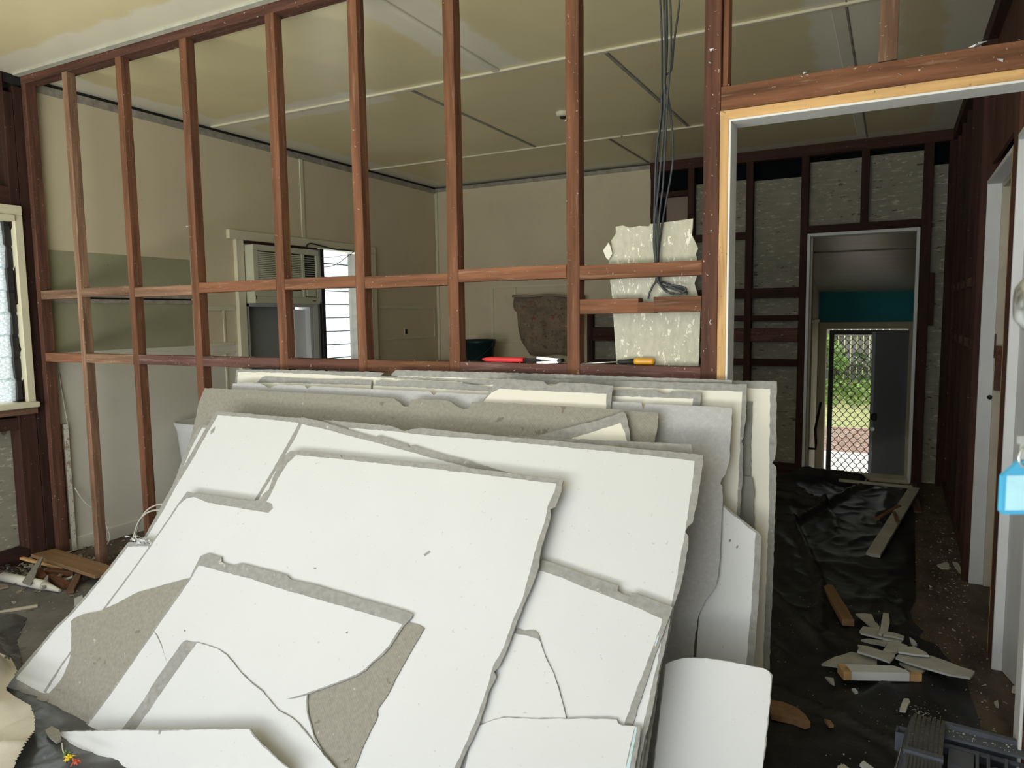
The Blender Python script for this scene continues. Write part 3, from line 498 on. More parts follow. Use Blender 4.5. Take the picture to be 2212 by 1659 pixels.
def blob(name, cs, n, size, m, parent):
    q = MB()
    for _ in range(n):
        c, R = random.choice(cs); d = Vector((random.gauss(0,1), random.gauss(0,1), random.gauss(0,1))).normalized()*R*random.random()**0.4; p = Vector(c) + d
        a = Vector((random.gauss(0,1), random.gauss(0,1), random.gauss(0,1))).normalized(); b = a.orthogonal().normalized(); s = size*random.uniform(0.6,1.3)
        q.add([p - a*s, p + b*s*0.6, p + a*s, p - b*s*0.6], [(0,1,2),(0,2,3)])
    return q.build(name, m, parent)
blob('foliage', [((-0.95,11.6,0.72),0.2),((-0.85,11.6,0.5),0.16),((-1.05,11.6,0.9),0.15)], 200, 0.06, M['leaf'], tr)
MB().tube([(-0.95,11.6,gz(11.6)),(-0.93,11.6,0.3),(-0.97,11.6,0.8)], 0.012, 6).build('stem', M['stud_grey'], tr)
tr = empty('overhanging_tree', (0.0, 13.6, 0.2), label='tree with bright leaves hanging over the top of the fence', cat='tree')
blob('foliage', [((-0.1,12.9,1.45),0.35),((0.25,12.9,1.35),0.3),((-0.5,13.0,1.7),0.4)], 700, 0.07, M['leaf'], tr)
MB().tube([(0.0,13.6,0.2),(0.0,13.5,1.0),(0.0,13.0,1.7)], 0.05, 8).build('trunk', M['stud_grey'], tr)
# ================================================================ THE LEANING BOARDS
BT = 0.0047
def lean(x, y, t, b):
    """where the sight line meets the plane through Y=b on the floor and Y=t at 1.2 m"""
    r = ray(x, y); k = (t - b)/1.2; s = (b + k*CAM.z - CAM.y)/(r.y - k*r.z); return CAM + r*s
def board(label, t, b, outline, paint=None, face='board_grey', pm='board_white', th=BT, jit=0.0018, extra=(), group=None, bend=None):
    a = math.atan2(1.2, t - b); sl = Vector((0, math.cos(a), math.sin(a))); n = Vector((0, -math.sin(a), math.cos(a)))
    def pts(ol):
        out = []
        for i, p in enumerate(ol):
            if p == 'D': out.append(Vector((out[-1].x, b, 0.0)))       # straight down to the floor
            elif p == 'U':
                q = lean(*ol[(i+1) % len(ol)], t, b); out.append(Vector((q.x, b, 0.0)))
            elif p[0] == 'f': out.append(Vector((p[1], b, 0.0)))
            else: out.append(lean(p[0], p[1], t, b))
        return out
    W = pts(outline); O = Vector((min(p.x for p in W), b, 0.0))
    Mx = Matrix(((1,sl.x,n.x,O.x),(0,sl.y,n.y,O.y),(0,sl.z,n.z,O.z),(0,0,0,1))); I = Mx.inverted()
    def loc(ws, jt, lim=0.002):
        P = [(I @ p) for p in ws]; out = []; k = len(P)
        for i in range(k):
            A, B_ = P[i], P[(i+1) % k]; L = (B_ - A).length; m_ = max(1, int(L/0.013)); d = (B_ - A)/max(L, 1e-6); nn = Vector((-d.y, d.x, 0))
            for j in range(m_):
                p = A.lerp(B_, j/m_)
                if j or jt > 0.001: p = p + nn*random.uniform(-jt, jt)*0.75
                out.append((p.x, max(p.y, lim)))
        return out
    q = MB(); poly = loc(W, jit); q.slab(poly, -th, 0.0)
    o = q.build('plasterboard_sheet', M[face], None, M=Mx, local=True, label=label, cat='board', group=group)
    if bend:
        for v in o.data.vertices: v.co.z += bend(v.co.x + O.x, v.co.y)
    for k, (pl, mm, jt, nm) in enumerate(([(paint, pm, 0.0016, 'paint_coat')] if paint else []) + list(extra)):
        q = MB(); q.slab(loc(pts(pl), jt, 0.004), 0.0, 0.0007 + 0.0004*k); c = q.build(nm, M[mm], o, M=Mx, local=True)
        if bend:
            for v in c.data.vertices: v.co.z += bend(v.co.x + O.x, v.co.y)
    return o
board('tall cream plasterboard sheet standing rearmost, showing beyond the door post', -0.0300, -0.1700, [(1560,822),(1678,824),(1677,900),(1677,970),(1674,992),(1668,1000),(1677,1008),(1675,1100),'D','U'], [(1590,838),(1664,840),(1662,1000),(1661,1100),'D','U'], pm='board_cream')
board('narrow dark sheet edge behind the cream boards near the doorway', -0.0385, -0.1860, [(1585,864),(1625,868),(1622,960),(1622,1040),'D','U'], face='board_dark')
board('short dark woven sheet standing between the pale boards by the doorway', -0.0470, -0.2020, [(1590,1026),(1624,1030),(1630,1060),(1627,1090),(1632,1170),(1628,1230),'D','U'], face='board_dark')
board('long sheet edge on the stud wall, torn at its upper edge, starting mid wall', -0.0555, -0.2180, [(846,808),(855,799),(1000,803),(1200,808),(1400,815),(1582,821),(1581,831),'D','U'], [(860,812),(1578,832),'D','U'], pm='board_cream')
board('leftmost of the thin cream sheets touching the stud wall', -0.0640, -0.2340, [(510,798),(580,798),(660,800),(750,803),(800,803),(829,806),(820,812),(880,815),(1000,820),(1020,822),'D','U'], [(514,804),(600,805),(700,809),(811,815),(900,820),(1010,826),'D','U'], pm='board_cream')
board('big cream sheet with grey margins whose right edge rises behind the blue-grey sheet', -0.0725, -0.2500, [(1000,820),(1180,818),(1300,822),(1500,827),(1614,830),(1611,900),(1606,945),(1602,952),(1605,965),(1603,1040),(1599,1110),(1594,1200),'D','U'], [(1000,832),(1190,830),(1330,836),(1450,840),(1604,846),(1601,900),(1597,1000),(1593,1080),(1588,1200),'D','U'], pm='board_cream')
board('sheet with a torn grey top strip, ending below the third stud from the louvre', -0.0810, -0.2660, [(556,826),(567,814),(640,818),(703,820),(770,820),(802,822),(803,845),'D','U'], [(548,827),(650,828),(801,832),(802,845),'D','U'], pm='board_cream')
board('cream sheet with a ragged grey upper strip below the plier noggin', -0.0895, -0.2820, [(811,821),(850,826),(862,823),(930,825),(1010,829),(1062,838),(1062,845),'D','U'], [(806,833),(900,837),(1060,846),'D','U'], pm='board_cream')
board('cream sheet with a torn grey corner below the screwdriver', -0.0980, -0.2980, [(1300,843),(1326,842),(1380,844),(1418,843),(1430,850),(1440,852),(1452,845),(1480,847),(1516,848),(1513,870),(1512,890),'D','U'], [(1300,855),(1326,856),(1400,858),(1497,861),(1495,890),'D','U'], pm='board_cream')
board('white offcut with a slanting top and curved left side beside the doorway', -0.108, -0.42, [(1530,1040),(1563,1090),(1600,1120),(1640,1151),(1645,1160),(1643,1220),(1637,1320),(1628,1440),'D','U'], [(1530,1045),(1563,1095),(1632,1152),(1631,1170),(1624,1300),(1611,1445),'D','U'],
      extra=[([(1575,1165),(1580,1164),(1579,1170),(1574,1171)], 'board_dark', 0.0004, 'scuff'), ([(1591,1180),(1595,1178),(1594,1184),(1590,1184)], 'board_dark', 0.0004, 'scuff')])
board('big smooth blue-grey sheet with a chipped right edge', -0.120, -0.475, [(503,829),(540,826),(564,829),(582,838),(600,832),(640,831),(658,833),(664,840),(672,834),(750,838),(840,842),(930,846),(937,854),(945,847),(1100,856),(1321,867),(1385,870),(1389,884),(1394,872),(1500,876),(1582,881),(1580,920),(1575,1000),(1568,1024),(1559,1034),(1555,1044),(1561,1052),(1560,1100),(1555,1200),(1551,1245),(1545,1270),(1522,1298),(1508,1335),(1500,1380),(1496,1440),'D','U'], face='board_blue', extra=[([(503,841),(560,843),(560,850),(503,848)], 'board_cream', 0.0005, 'paint_coat')])
board('cream offcut with wide grey margin standing upright mid-stack', -0.130, -0.51, [(1030,890),(1043,868),(1058,842),(1075,818),(1120,820),(1175,824),(1182,832),(1192,833),(1210,826),(1270,829),(1325,833),(1321,860),(1317,900),'D','U'], [(1028,892),(1045,866),(1062,848),(1080,840),(1200,846),(1311,851),(1308,900),'D','U'], pm='board_cream')
board('very wide brown-grey woven sheet lying behind the white boards', -0.150, -0.70, [(442,838),(520,842),(600,846),(700,851),(800,857),(850,860),(862,868),(872,877),(882,878),(889,862),(940,863),(970,866),(985,876),(1000,884),(1012,882),(1020,868),(1100,871),(1206,877),(1322,884),(1423,892),(1420,925),(1413,960),'D',('f',-2.55),(345,1140),(360,1080),(372,1050),(392,1000),(408,960),(420,915),(430,868)], face='board_twill')
board('small triangular white corner poking above the big white sheet', -0.165, -0.80, [(1120,965),(1130,950),(1200,930),(1290,908),(1345,890),(1352,893),(1358,920),(1364,965),'D','U'], [(1222,962),(1238,946),(1290,930),(1330,918),(1340,914),(1345,925),(1350,935),(1356,960),'D','U'], pm='board_cream')
board('white sheet with grey left margin peeping out on the left of the stack', -0.180, -0.86, [(430,922),(436,918),(700,935),(900,952),'D',('f',-2.62),(300,1200),(332,1140),(350,1105),(368,1065),(384,1020),(400,975),(418,940)], [(437,924),(700,940),(900,958),'D',('f',-2.60),(308,1200),(340,1140),(358,1105),(378,1060),(394,1015),(412,970)])
board('plain grey sheet whose edge shows just above the big white sheet', -0.200, -0.92, [(1100,940),(1200,947),(1300,950),(1400,955),(1494,960),(1493,990),'D','U'])
gx = [(700,907),(770,913),(845,920),(858,925),(873,931),(890,927),(910,924),(1000,934),(1100,944),(1180,950),(1300,962),(1420,973),(1520,983),(1515,1030),(1508,1075),(1497,1128),(1485,1137),(1480,1148),(1488,1158),(1487,1175),(1480,1220),(1468,1275),(1455,1310),(1447,1360),(1432,1420),(1420,1480),(1405,1540),(1396,1580),(1391,1586),(1397,1600),(1385,1659),'D','U']
board('biggest white sheet with grey margins and a chipped right edge', -0.2360, -0.9850, gx, [(754,924),(850,932),(906,939),(1000,946),(1062,951),(1200,964),(1300,974),(1400,984),(1501,996),(1497,1030),(1488,1100),(1478,1160),(1470,1200),(1464,1240),(1452,1300),(1430,1400),(1408,1480),(1385,1580),(1370,1659),'D','U'])
board('white sheet with grey margins at the upper left of the stack', -0.2426, -0.9919, [(467,888),(540,894),(600,899),(650,903),(720,915),(900,980),'D',('f',-2.66),(262,1240),(300,1180),(318,1148),(338,1112),(365,1062),(400,1002),(432,946)], [(471,897),(540,902),(642,913),(700,925),(880,990),'D',('f',-2.6),(300,1190),(330,1140),(352,1105),(380,1052),(412,1000),(440,950)], extra=[([(456,930),(466,921),(462,934),(455,938)], 'board_grey', 0.0008, 'scuff')])
board('white sheet tilted so its grey top margin runs down to the right', -0.2492, -0.9988, [(651,901),(690,909),(730,921),(811,945),(817,940),(850,950),(880,960),(884,966),(890,961),(950,980),(1010,995),(1060,1010),(1120,1026),(1200,1045),'D','U',(548,1083),(580,1030),(610,978),(636,932)], [(652,916),(700,927),(800,953),(900,980),(1000,1007),(1150,1045),'D','U',(556,1084),(587,1032),(618,980),(638,946),(645,932)])
board('white sheet edge showing low on the right between the larger sheets', -0.2558, -1.0057, [(1250,1260),(1449,1335),(1440,1385),(1424,1450),(1408,1540),(1392,1600),(1380,1659),'D','U'], [(1240,1270),(1436,1345),(1420,1430),(1396,1540),(1376,1620),(1368,1659),'D','U'])
board('white sheet with broad brown-grey top margin low on the right', -0.2624, -1.0126, [(1100,1184),(1161,1205),(1200,1217),(1250,1237),(1335,1265),(1334,1276),(1342,1282),(1363,1290),(1365,1279),(1400,1292),(1452,1311),(1448,1330),(1432,1370),(1410,1432),(1390,1495),(1365,1567),'D','U'], [(1100,1206),(1154,1229),(1200,1243),(1260,1267),(1315,1289),(1370,1310),(1431,1337),(1428,1350),(1420,1372),(1395,1440),(1372,1500),(1348,1565),'D','U'], extra=[([(1421,1372),(1424,1374),(1416,1397),(1414,1394)], 'cyan', 0.0008, 'paint_smear')])
board('pointed white offcut with a broken curved right side', -0.2690, -1.0195, [(1085,1335),(1112,1356),(1130,1363),(1156,1361),(1163,1370),(1168,1386),(1174,1408),(1184,1430),(1196,1455),(1206,1485),(1214,1515),(1224,1552),'D','U'], [(1080,1345),(1112,1369),(1140,1373),(1161,1380),(1168,1388),(1174,1408),(1184,1430),(1196,1455),(1206,1485),(1214,1515),(1223,1552),'D','U'])
board('white sheet with pale cyan paint along its right margin, lowest on the right', -0.2756, -1.0264, [(1025,1572),(1043,1563),(1065,1555),(1087,1549),(1160,1552),(1253,1551),(1300,1550),(1333,1553),(1336,1561),(1345,1566),(1383,1569),(1384,1580),(1378,1620),(1372,1659),'D','U'], [(1025,1573),(1043,1564),(1065,1556),(1087,1550),(1160,1553),(1253,1552),(1333,1554),(1336,1562),(1345,1567),(1372,1569),(1365,1595),(1352,1659),'D','U'], extra=[([(1373,1570),(1377,1571),(1372,1600),(1366,1630),(1360,1659),'D',('f',-0.99),(1352,1659),(1362,1620),(1368,1590)], 'cyan', 0.0012, 'paint_smear')])
board('white sheet reaching the floor at the far left, with a brown lower strip', -0.2822, -1.0333, [(277,1171),(300,1170),(322,1174),(420,1250),(500,1500),('f',-2.2),('f',-2.6),(71,1524),(23,1495),(8,1487),(14,1476),(30,1459),(55,1430),(80,1402),(100,1378),(117,1357),(135,1340),(151,1325),(172,1300),(190,1280),(235,1226)], [(277,1181),(320,1180),(420,1260),(500,1500),('f',-2.2),(97,1500),(34,1466),(60,1436),(84,1406),(121,1360),(155,1328),(195,1282),(240,1228)])
board('large white sheet with an L-shaped grey step cut from its upper left', -0.2888, -1.0402, [(404,1062),(470,1072),(545,1082),(562,1079),(568,1068),(580,1058),(590,1030),(603,1003),(612,985),(628,974),(645,974),(735,983),(738,989),(743,984),(850,995),(1000,1009),(1100,1022),(1216,1037),(1213,1060),(1200,1094),(1188,1100),(1190,1112),(1186,1130),(1170,1180),(1163,1225),(1148,1270),(1130,1310),(1115,1350),(1095,1405),(1078,1440),(1068,1450),(1072,1462),(1058,1490),(1040,1550),(1020,1600),(1000,1640),(994,1659),'D',('f',-2.1),(94,1494),(130,1438),(160,1396),(200,1345),(240,1292),(300,1212),(350,1140),(385,1088)],
      [(404,1076),(420,1074),(450,1086),(520,1098),(580,1108),(590,1098),(587,1088),(576,1084),(584,1070),(600,1035),(622,1000),(640,983),(735,992),(850,1004),(950,1015),(1080,1030),(1202,1045),(1199,1060),(1183,1095),(1176,1130),(1160,1175),(1150,1215),(1130,1290),(1108,1340),(1090,1395),(1065,1440),(1055,1480),(1030,1550),(1005,1610),(982,1659),'D',('f',-2.08),(100,1496),(135,1438),(165,1396),(205,1345),(245,1292),(304,1212),(354,1140),(388,1090)],
      extra=[([(915,1198),(928,1189),(931,1193),(918,1202)], 'board_grey', 0.0004, 'scuff'), ([(678,1226),(683,1226),(684,1230),(679,1230)], 'board_grey', 0.0003, 'scuff')])
board('woven brown-grey sheet lying between two white sheets, pointed at its upper left', -0.2954, -1.0471, [(414,1248),(380,1256),(340,1268),(300,1278),(250,1304),(215,1320),(180,1327),(160,1335),(153,1342),(154,1370),(154,1400),(150,1425),(140,1452),(130,1470),(118,1485),(103,1500),(84,1500),(78,1510),(68,1527),(100,1546),(128,1577),(170,1600),('f',-2.0),('f',-1.1),(765,1659),(785,1610),(805,1570),(816,1545),(814,1535),(835,1505),(868,1440),(895,1395),(916,1358),(905,1350),(880,1343),(868,1322)], face='board_twill')
board('white sheet with a wide grey upper margin and a curved broken lower right', -0.3020, -1.0540, [(433,1201),(448,1196),(477,1204),(479,1213),(492,1220),(504,1223),(510,1220),(519,1216),(560,1227),(620,1243),(628,1252),(669,1260),(730,1278),(800,1298),(870,1318),(892,1327),(888,1335),(880,1343),(873,1352),(864,1365),(854,1380),(843,1397),(826,1415),(806,1432),(790,1448),(770,1461),(735,1475),(700,1487),(665,1500),(663,1515),(665,1540),(672,1565),(681,1595),(700,1625),(723,1659),'D',('f',-2.1),(174,1577),(200,1543),(235,1500),(285,1428),(330,1362),(380,1290),(412,1244)],
      [(430,1221),(470,1232),(540,1250),(600,1270),(700,1298),(800,1327),(862,1346),(869,1349),(861,1362),(851,1378),(840,1395),(824,1412),(804,1429),(788,1445),(768,1458),(733,1472),(700,1484),(663,1497),(661,1515),(663,1540),(670,1565),(679,1595),(698,1625),(721,1659),'D',('f',-2.08),(184,1574),(210,1540),(240,1500),(290,1428),(335,1362),(384,1292),(414,1248)],
      extra=[([(330,1361),(340,1370),(350,1392),(357,1420),(361,1432),(358,1421),(349,1395),(338,1372)], 'board_dark', 0.0002, 'crack'), ([(398,1360),(401,1361),(401,1364),(398,1364)], 'board_dark', 0.0001, 'scuff'), ([(747,1367),(753,1364),(750,1369)], 'board_dark', 0.0001, 'scuff'), ([(620,1510),(665,1498),(664,1501),(640,1508)], 'board_grey', 0.0003, 'crack')])
board('white sheet with a grey left strip and a long broken curve down its right', -0.3086, -1.0609, [(394,1387),(400,1384),(418,1388),(426,1387),(450,1394),(472,1402),(490,1415),(505,1431),(520,1452),(545,1475),(568,1494),(585,1515),(602,1535),(622,1545),(640,1557),(660,1580),(680,1605),(700,1630),(726,1659),'D',('f',-1.95),(262,1577),(290,1540),(312,1510),(335,1470),(362,1432)],
      [(415,1404),(420,1397),(426,1388),(450,1395),(472,1403),(490,1416),(505,1432),(520,1453),(545,1476),(568,1495),(585,1516),(602,1536),(622,1546),(640,1558),(660,1581),(680,1606),(700,1631),(724,1659),'D',('f',-1.85),(292,1577),(325,1532),(360,1480),(395,1430)])
board('white sheet across the lower left corner, uppermost on the stack', -0.3300, -1.1500, [(122,1581),(135,1579),(250,1576),(350,1576),(450,1574),(540,1574),(548,1585),(565,1605),(590,1628),(606,1644),(625,1659),'D',('f',-2.02),(183,1659),(165,1630),(150,1606),(136,1592)], [(124,1582),(250,1578),(350,1578),(450,1576),(538,1576),(546,1587),(563,1607),(588,1630),(604,1646),(622,1659),'D',('f',-2.0),(184,1659),(166,1630),(151,1606),(137,1593)], extra=[([(343,1578),(350,1577),(347,1586),(342,1586)], 'board_grey', 0.0004, 'scuff')])
board('white curled sheet with rounded top corners standing beside the black plastic', -0.235, -0.76, [(1436,1434),(1450,1427),(1475,1421),(1500,1420),(1540,1423),(1580,1429),(1620,1437),(1650,1443),(1662,1449),(1668,1458),(1668,1475),(1662,1540),(1655,1600),(1649,1659),'D','U'], [(1438,1435),(1452,1428),(1476,1422),(1500,1421),(1540,1424),(1580,1430),(1620,1438),(1649,1444),(1660,1450),(1666,1459),(1666,1475),(1660,1540),(1653,1600),(1647,1659),'D','U'])
# ================================================================ THINGS ON THE STUD WALL
def at_nog(px, py, y=0.022): return onY(px, py, y)
c0 = at_nog(1052, 774); c1 = at_nog(1222, 777)
pl = empty('pliers', (c0.x, 0.022, 1.239), label='red-handled end nippers lying on the lower noggin', cat='pliers')
zt = 1.239
x0, x1 = at_nog(1044,775).x, at_nog(1133,775).x; hx = at_nog(1161,775).x; he = at_nog(1220,775).x
for s in (1, -1):
    q = MB(); n_ = 10; q.tube([(x0 + (x1-x0)*i/n_, 0.024 + s*(0.0075 + 0.005*math.sin(i/n_*2.6)), zt + 0.011) for i in range(n_+1)], [0.004,0.0085] + [0.0095]*(n_-2) + [0.009], 10)
    q.build('handle_grip', mat('red_rubber', (0.62,0.045,0.05), 0.45, 0.06, 20) if s == 1 else bpy.data.materials['red_rubber'], pl)
    MB().tube([(x1, 0.024+s*0.009, zt+0.011), (hx+0.01, 0.024+s*0.004, zt+0.011)], 0.006, 8).build('handle_arm', M['black'], pl)
    q = MB(); q.obox(((hx+he)/2-0.006, 0.024 - 0.004, zt+0.011 + s*0.0065), ((he-hx)/2*0.85,0,-s*0.0035), (0,0.011,0), (0,0,0.0048)); q.build('jaw', M['metal'], pl)
MB().tube([(he-0.016,0.004,zt+0.011),(he-0.016,0.040,zt+0.011)], 0.008, 12).build('pivot', M['black'], pl)
sx = [at_nog(p,779).x for p in (1258,1336,1369,1410)]
sw = empty('screwdriver', (sx[0], 0.03, zt), label='flat screwdriver with amber and black handle on the lower noggin', cat='screwdriver')
MB().tube([(sx[0],0.012,zt+0.002),(sx[1],0.028,zt+0.010)], 0.0028, 8).build('blade', M['metal'], sw)
MB().tube([(sx[1]-0.004,0.028,zt+0.010),(sx[1]+0.004,0.0285,zt+0.010),(sx[1]+0.018,0.029,zt+0.0105),(sx[2],0.031,zt+0.0125)], [0.006,0.009,0.0075,0.0115], 12).build('collar', M['black'], sw)
MB().tube([(sx[2],0.031,zt+0.0125),(sx[2]+0.01,0.0315,zt+0.013),(sx[3]-0.006,0.034,zt+0.013),(sx[3]-0.001,0.034,zt+0.013),(sx[3]+0.002,0.034,zt+0.013)], [0.012,0.013,0.013,0.011,0.006], 14).build('handle', mat('amber_plastic', (0.60,0.30,0.02), 0.25, 0.1, 20, spec=0.6), sw)
# hanging cables
def cable(pxs, r=0.0036, y=0.028, m='cable'):
    P = [onY(a, b, y + (c_[0] if c_ else 0)) for a, b, *c_ in pxs]
    out = []
    for i in range(len(P)-1):
        p0, p1, p2, p3 = P[max(i-1,0)], P[i], P[i+1], P[min(i+2,len(P)-1)]
        for k in range(6):
            t = k/6; out.append(0.5*((2*p1) + (p2-p0)*t + (2*p0-5*p1+4*p2-p3)*t*t + (-p0+3*p1-3*p2+p3)*t*t*t))
    out.append(P[-1]); return MB().tube(out, r, 7).build('cable', M[m], None)
tops = [
 ([(1423,-90),(1426,0),(1430,110),(1428,240),(1418,330),(1414,440),(1412,520),(1415,560),(1418,600),(1424,612),(1446,622),(1470,628),(1484,635)], 0.0),
 ([(1438,-90),(1440,0),(1441,100),(1437,170),(1430,240),(1424,300),(1418,400),(1420,500),(1419,570),(1417,605),(1410,618),(1403,633),(1400,646)], 0.008),
 ([(1446,-90),(1448,0),(1450,90),(1448,130),(1441,230),(1436,330),(1432,400),(1424,470),(1420,560),(1423,602),(1433,620),(1450,634),(1470,634),(1482,624),(1466,618),(1440,616)], -0.008),
 ([(1470,-90),(1468,0),(1456,90),(1450,150),(1436,170),(1448,240),(1454,330),(1449,380),(1438,440),(1428,500),(1422,560),(1424,606),(1436,611),(1460,620),(1478,626),(1485,634)], 0.014),
 ([(1432,-90),(1434,0),(1437,120),(1433,280),(1421,420),(1414,480),(1417,560),(1420,600),(1428,618),(1440,630),(1456,633)], -0.014)]
for i, (pp, dy) in enumerate(tops):
    tag(cable([(a, b, dy) for a, b in pp]), ['dark cable that is leftmost where the hanging bundle meets the ceiling', 'dark cable of the bundle whose cut end drops left onto the notched noggin', 'dark cable of the bundle ending in the widest loop below the upper noggin', 'dark cable that hangs furthest right at the ceiling and bulges from the bundle', 'middle dark cable of the bundle, ending in the small curl'][i], 'cable', 'cables hanging in one bundle')
# smoke alarm base on the ceiling
p = onZ(1216, 243, ZC)
sm = empty('ceiling_rose', (p.x, p.y, ZC), label='small round cream fitting on the ceiling', cat='ceiling fitting')
MB().lathe((p.x, p.y, 0), [(0.0,ZC-0.028),(0.034,ZC-0.028),(0.046,ZC-0.02),(0.05,ZC)], 24).build('base', M['cream_wood'], sm)
MB().lathe((p.x, p.y, 0), [(0.0,ZC-0.04),(0.02,ZC-0.04),(0.022,ZC-0.028)], 16).build('lamp_socket', M['black'], sm)
# ================================================================ THE KITCHEN BEHIND
fx = onY(549, 600, 1.537).x; fx = min(max(fx, -4.40), -4.2)
y1 = onX(690, 600, fx).y; z0, z1 = onX(549, 655, fx).z, onX(549, 527, fx).z
ac = empty('air_conditioner', (XL, (1.54+y1)/2, z0), label='boxy cream window air conditioner filling the top of the kitchen window', cat='air conditioner')
MB().box(-4.62, fx-0.02, 1.545, y1-0.01, z0, z1, c=0.006).box(fx-0.02, fx, 1.537, y1, z0, z0+0.055, c=0.004).box(fx-0.02, fx, 1.537, y1, z1-0.045, z1, c=0.004).box(fx-0.02, fx, 1.537, 1.58, z0+0.055, z1-0.045).box(fx-0.02, fx, y1-0.03, y1, z0+0.055, z1-0.045).build('case', M['ac'], ac)
yg = y1 - (y1-1.58)*0.30
MB().box(fx-0.02, fx+0.002, yg, yg+0.03, z0+0.055, z1-0.045, c=0.002).build('divider', M['ac'], ac)
n_ = 20
for k in range(n_):
    zz = z0 + 0.115 + (z1-0.05-z0-0.115)*k/n_
    MB().box(fx-0.016, fx-0.002, 1.58, yg, zz, zz+0.0105).build('grille_slat', M['ac'], ac)
MB().box(fx-0.016, fx-0.001, 1.58, yg, z0+0.055, z0+0.105).build('lower_trim', M['ac'], ac)
for k in range(13):
    zz = z0 + 0.165 + (z1-0.05-z0-0.165)*k/13
    MB().box(fx-0.018, fx-0.010, yg+0.03, y1-0.03, zz, zz+0.004).build('vent_fin', M['ac'], ac)
MB().box(fx-0.018, fx+0.001, yg+0.045, y1-0.045, z0+0.06, z0+0.155, c=0.003).build('control_flap', M['ac'], ac)
MB().box(fx-0.021, fx-0.019, 1.58, y1-0.03, z0+0.05, z1-0.04).build('grille_backing', M['dark'], ac)
MB().box(fx-0.001, fx+0.001, y1-0.09, y1-0.05, z0+0.022, z0+0.03).box(fx-0.002, fx+0.0005, 1.548, 1.556, z0+0.03, z0+0.06).build('badge', M['black'], ac)
def wire(name, pts, r, m, label, cat, group=None): return tag(MB().tube(pts, r, 6).build(name, M[m]), label, cat, group)
def cr(P, n=8):
    P = [Vector(p) for p in P]; out = []
    for i in range(len(P)-1):
        p0, p1, p2, p3 = P[max(i-1,0)], P[i], P[i+1], P[min(i+2,len(P)-1)]
        for k in range(n):
            t = k/n; out.append(0.5*((2*p1) + (p2-p0)*t + (2*p0-5*p1+4*p2-p3)*t*t + (-p0+3*p1-3*p2+p3)*t*t*t))
    return out + [P[-1]]
xw = -4.42
wire('power_cord', cr([onX(a,b,xw) for a,b in ((660,538),(664,529),(672,526),(690,530),(700,533),(725,539),(750,541),(764,543))]), 0.006, 'black', 'black cord draped over the top of the kitchen window', 'cord')
wire('loose_wire', cr([onX(a,b,xw+0.02) for a,b in ((764,544),(745,558),(728,570),(712,576),(696,577))]), 0.003, 'black', 'thin dark wire drooping across the kitchen louvres', 'wire')
wire('loose_wire', cr([onX(a,b,xw+0.01) for a,b in ((690,557),(715,556),(740,552),(760,550))]), 0.002, 'cable', 'thin straight grey wire across the top kitchen louvre', 'wire')
q = MB(); n1, n2 = 14, 10; cw = []
ya, yb = onX(752, 600, -4.45).y, 3.06
for i in range(n1+1):
    for j in range(n2+1):
        cw.append((-4.45 + 0.014*math.sin(i*1.9), ya + (yb-ya)*i/n1, 0.95 + 1.06*j/n2))
q.add(cw, [(i*(n2+1)+j, (i+1)*(n2+1)+j, (i+1)*(n2+1)+j+1, i*(n2+1)+j+1) for i in range(n1) for j in range(n2)], smooth=True)
cm = mat('sheer_curtain', (0.72,0.68,0.6), 0.9, 0.1, 8); cm.node_tree.nodes['Principled BSDF'].inputs['Transmission Weight'].default_value = 0.25
tag(q.build('curtain', cm), 'narrow off-white curtain drawn to the side of the kitchen louvres', 'curtain')
# bench with bucket and floral cloth
bh = 0.93
bn = empty('kitchen_bench', (-3.6, 3.9, 0), label='dark kitchen bench against the back wall, mostly hidden by the boards', cat='bench')
MB().box(-4.44, -2.9, 3.62, 4.215, bh-0.035, bh, c=0.004).build('bench_top', M['strip'], bn)
for x in (-4.42, -3.65, -2.95): MB().box(x, x+0.03, 3.66, 4.2, 0.0, bh-0.035).build('side_panel', M['paint_beige'], bn)
pb = onY(1036, 733, 3.9); rb = (onY(1068,733,3.9) - onY(1006,733,3.9)).length/2*0.98; zt_ = pb.z
bk = empty('bucket', (pb.x, 3.9, bh), label='dark blue-green plastic bucket standing on the kitchen bench', cat='bucket')
dkg = mat('dark_teal_plastic', (0.006,0.02,0.024), 0.35, 0.2, 10)
MB().lathe((pb.x,3.9,bh), [(0.0,0.0),(rb*0.80,0.0),(rb*0.82,0.01),(rb*0.94,zt_-bh-0.05),(rb,zt_-bh-0.045),(rb*1.01,zt_-bh),(rb*0.95,zt_-bh),(rb*0.90,zt_-bh-0.03),(rb*0.77,0.015),(0,0.015)], 32).build('body', dkg, bk)
MB().tube(cr([(pb.x-rb*1.0,3.88,zt_-0.05),(pb.x-rb*0.7,3.9-rb*0.95,zt_-0.17),(pb.x,3.9-rb*1.08,zt_-0.215),(pb.x+rb*0.7,3.9-rb*0.9,zt_-0.15),(pb.x+rb*1.02,3.88,zt_-0.05)]), 0.0025, 6).build('handle', M['cable'], bk)
for s in (-1, 1): MB().box(pb.x+s*rb*1.02-0.012, pb.x+s*rb*1.02+0.012, 3.86, 3.90, zt_-0.075, zt_-0.03, c=0.004).build('handle_lug', dkg, bk)
def text(name, s, size, Mx, m, parent, ext=0.0006):
    c = bpy.data.curves.new(name, 'FONT'); c.body = s; c.size = size; c.extrude = ext; c.align_x = 'CENTER'; c.align_y = 'CENTER'
    t = bpy.data.objects.new('tmp', c); c.materials.append(m); COL.objects.link(t); bpy.context.view_layer.update()
    me = bpy.data.meshes.new_from_object(t.evaluated_get(bpy.context.evaluated_depsgraph_get())); bpy.data.objects.remove(t); bpy.data.curves.remove(c)
    if not me.materials: me.materials.append(m)
    o = bpy.data.objects.new(name, me); COL.objects.link(o); place(o, Mx, parent); return o
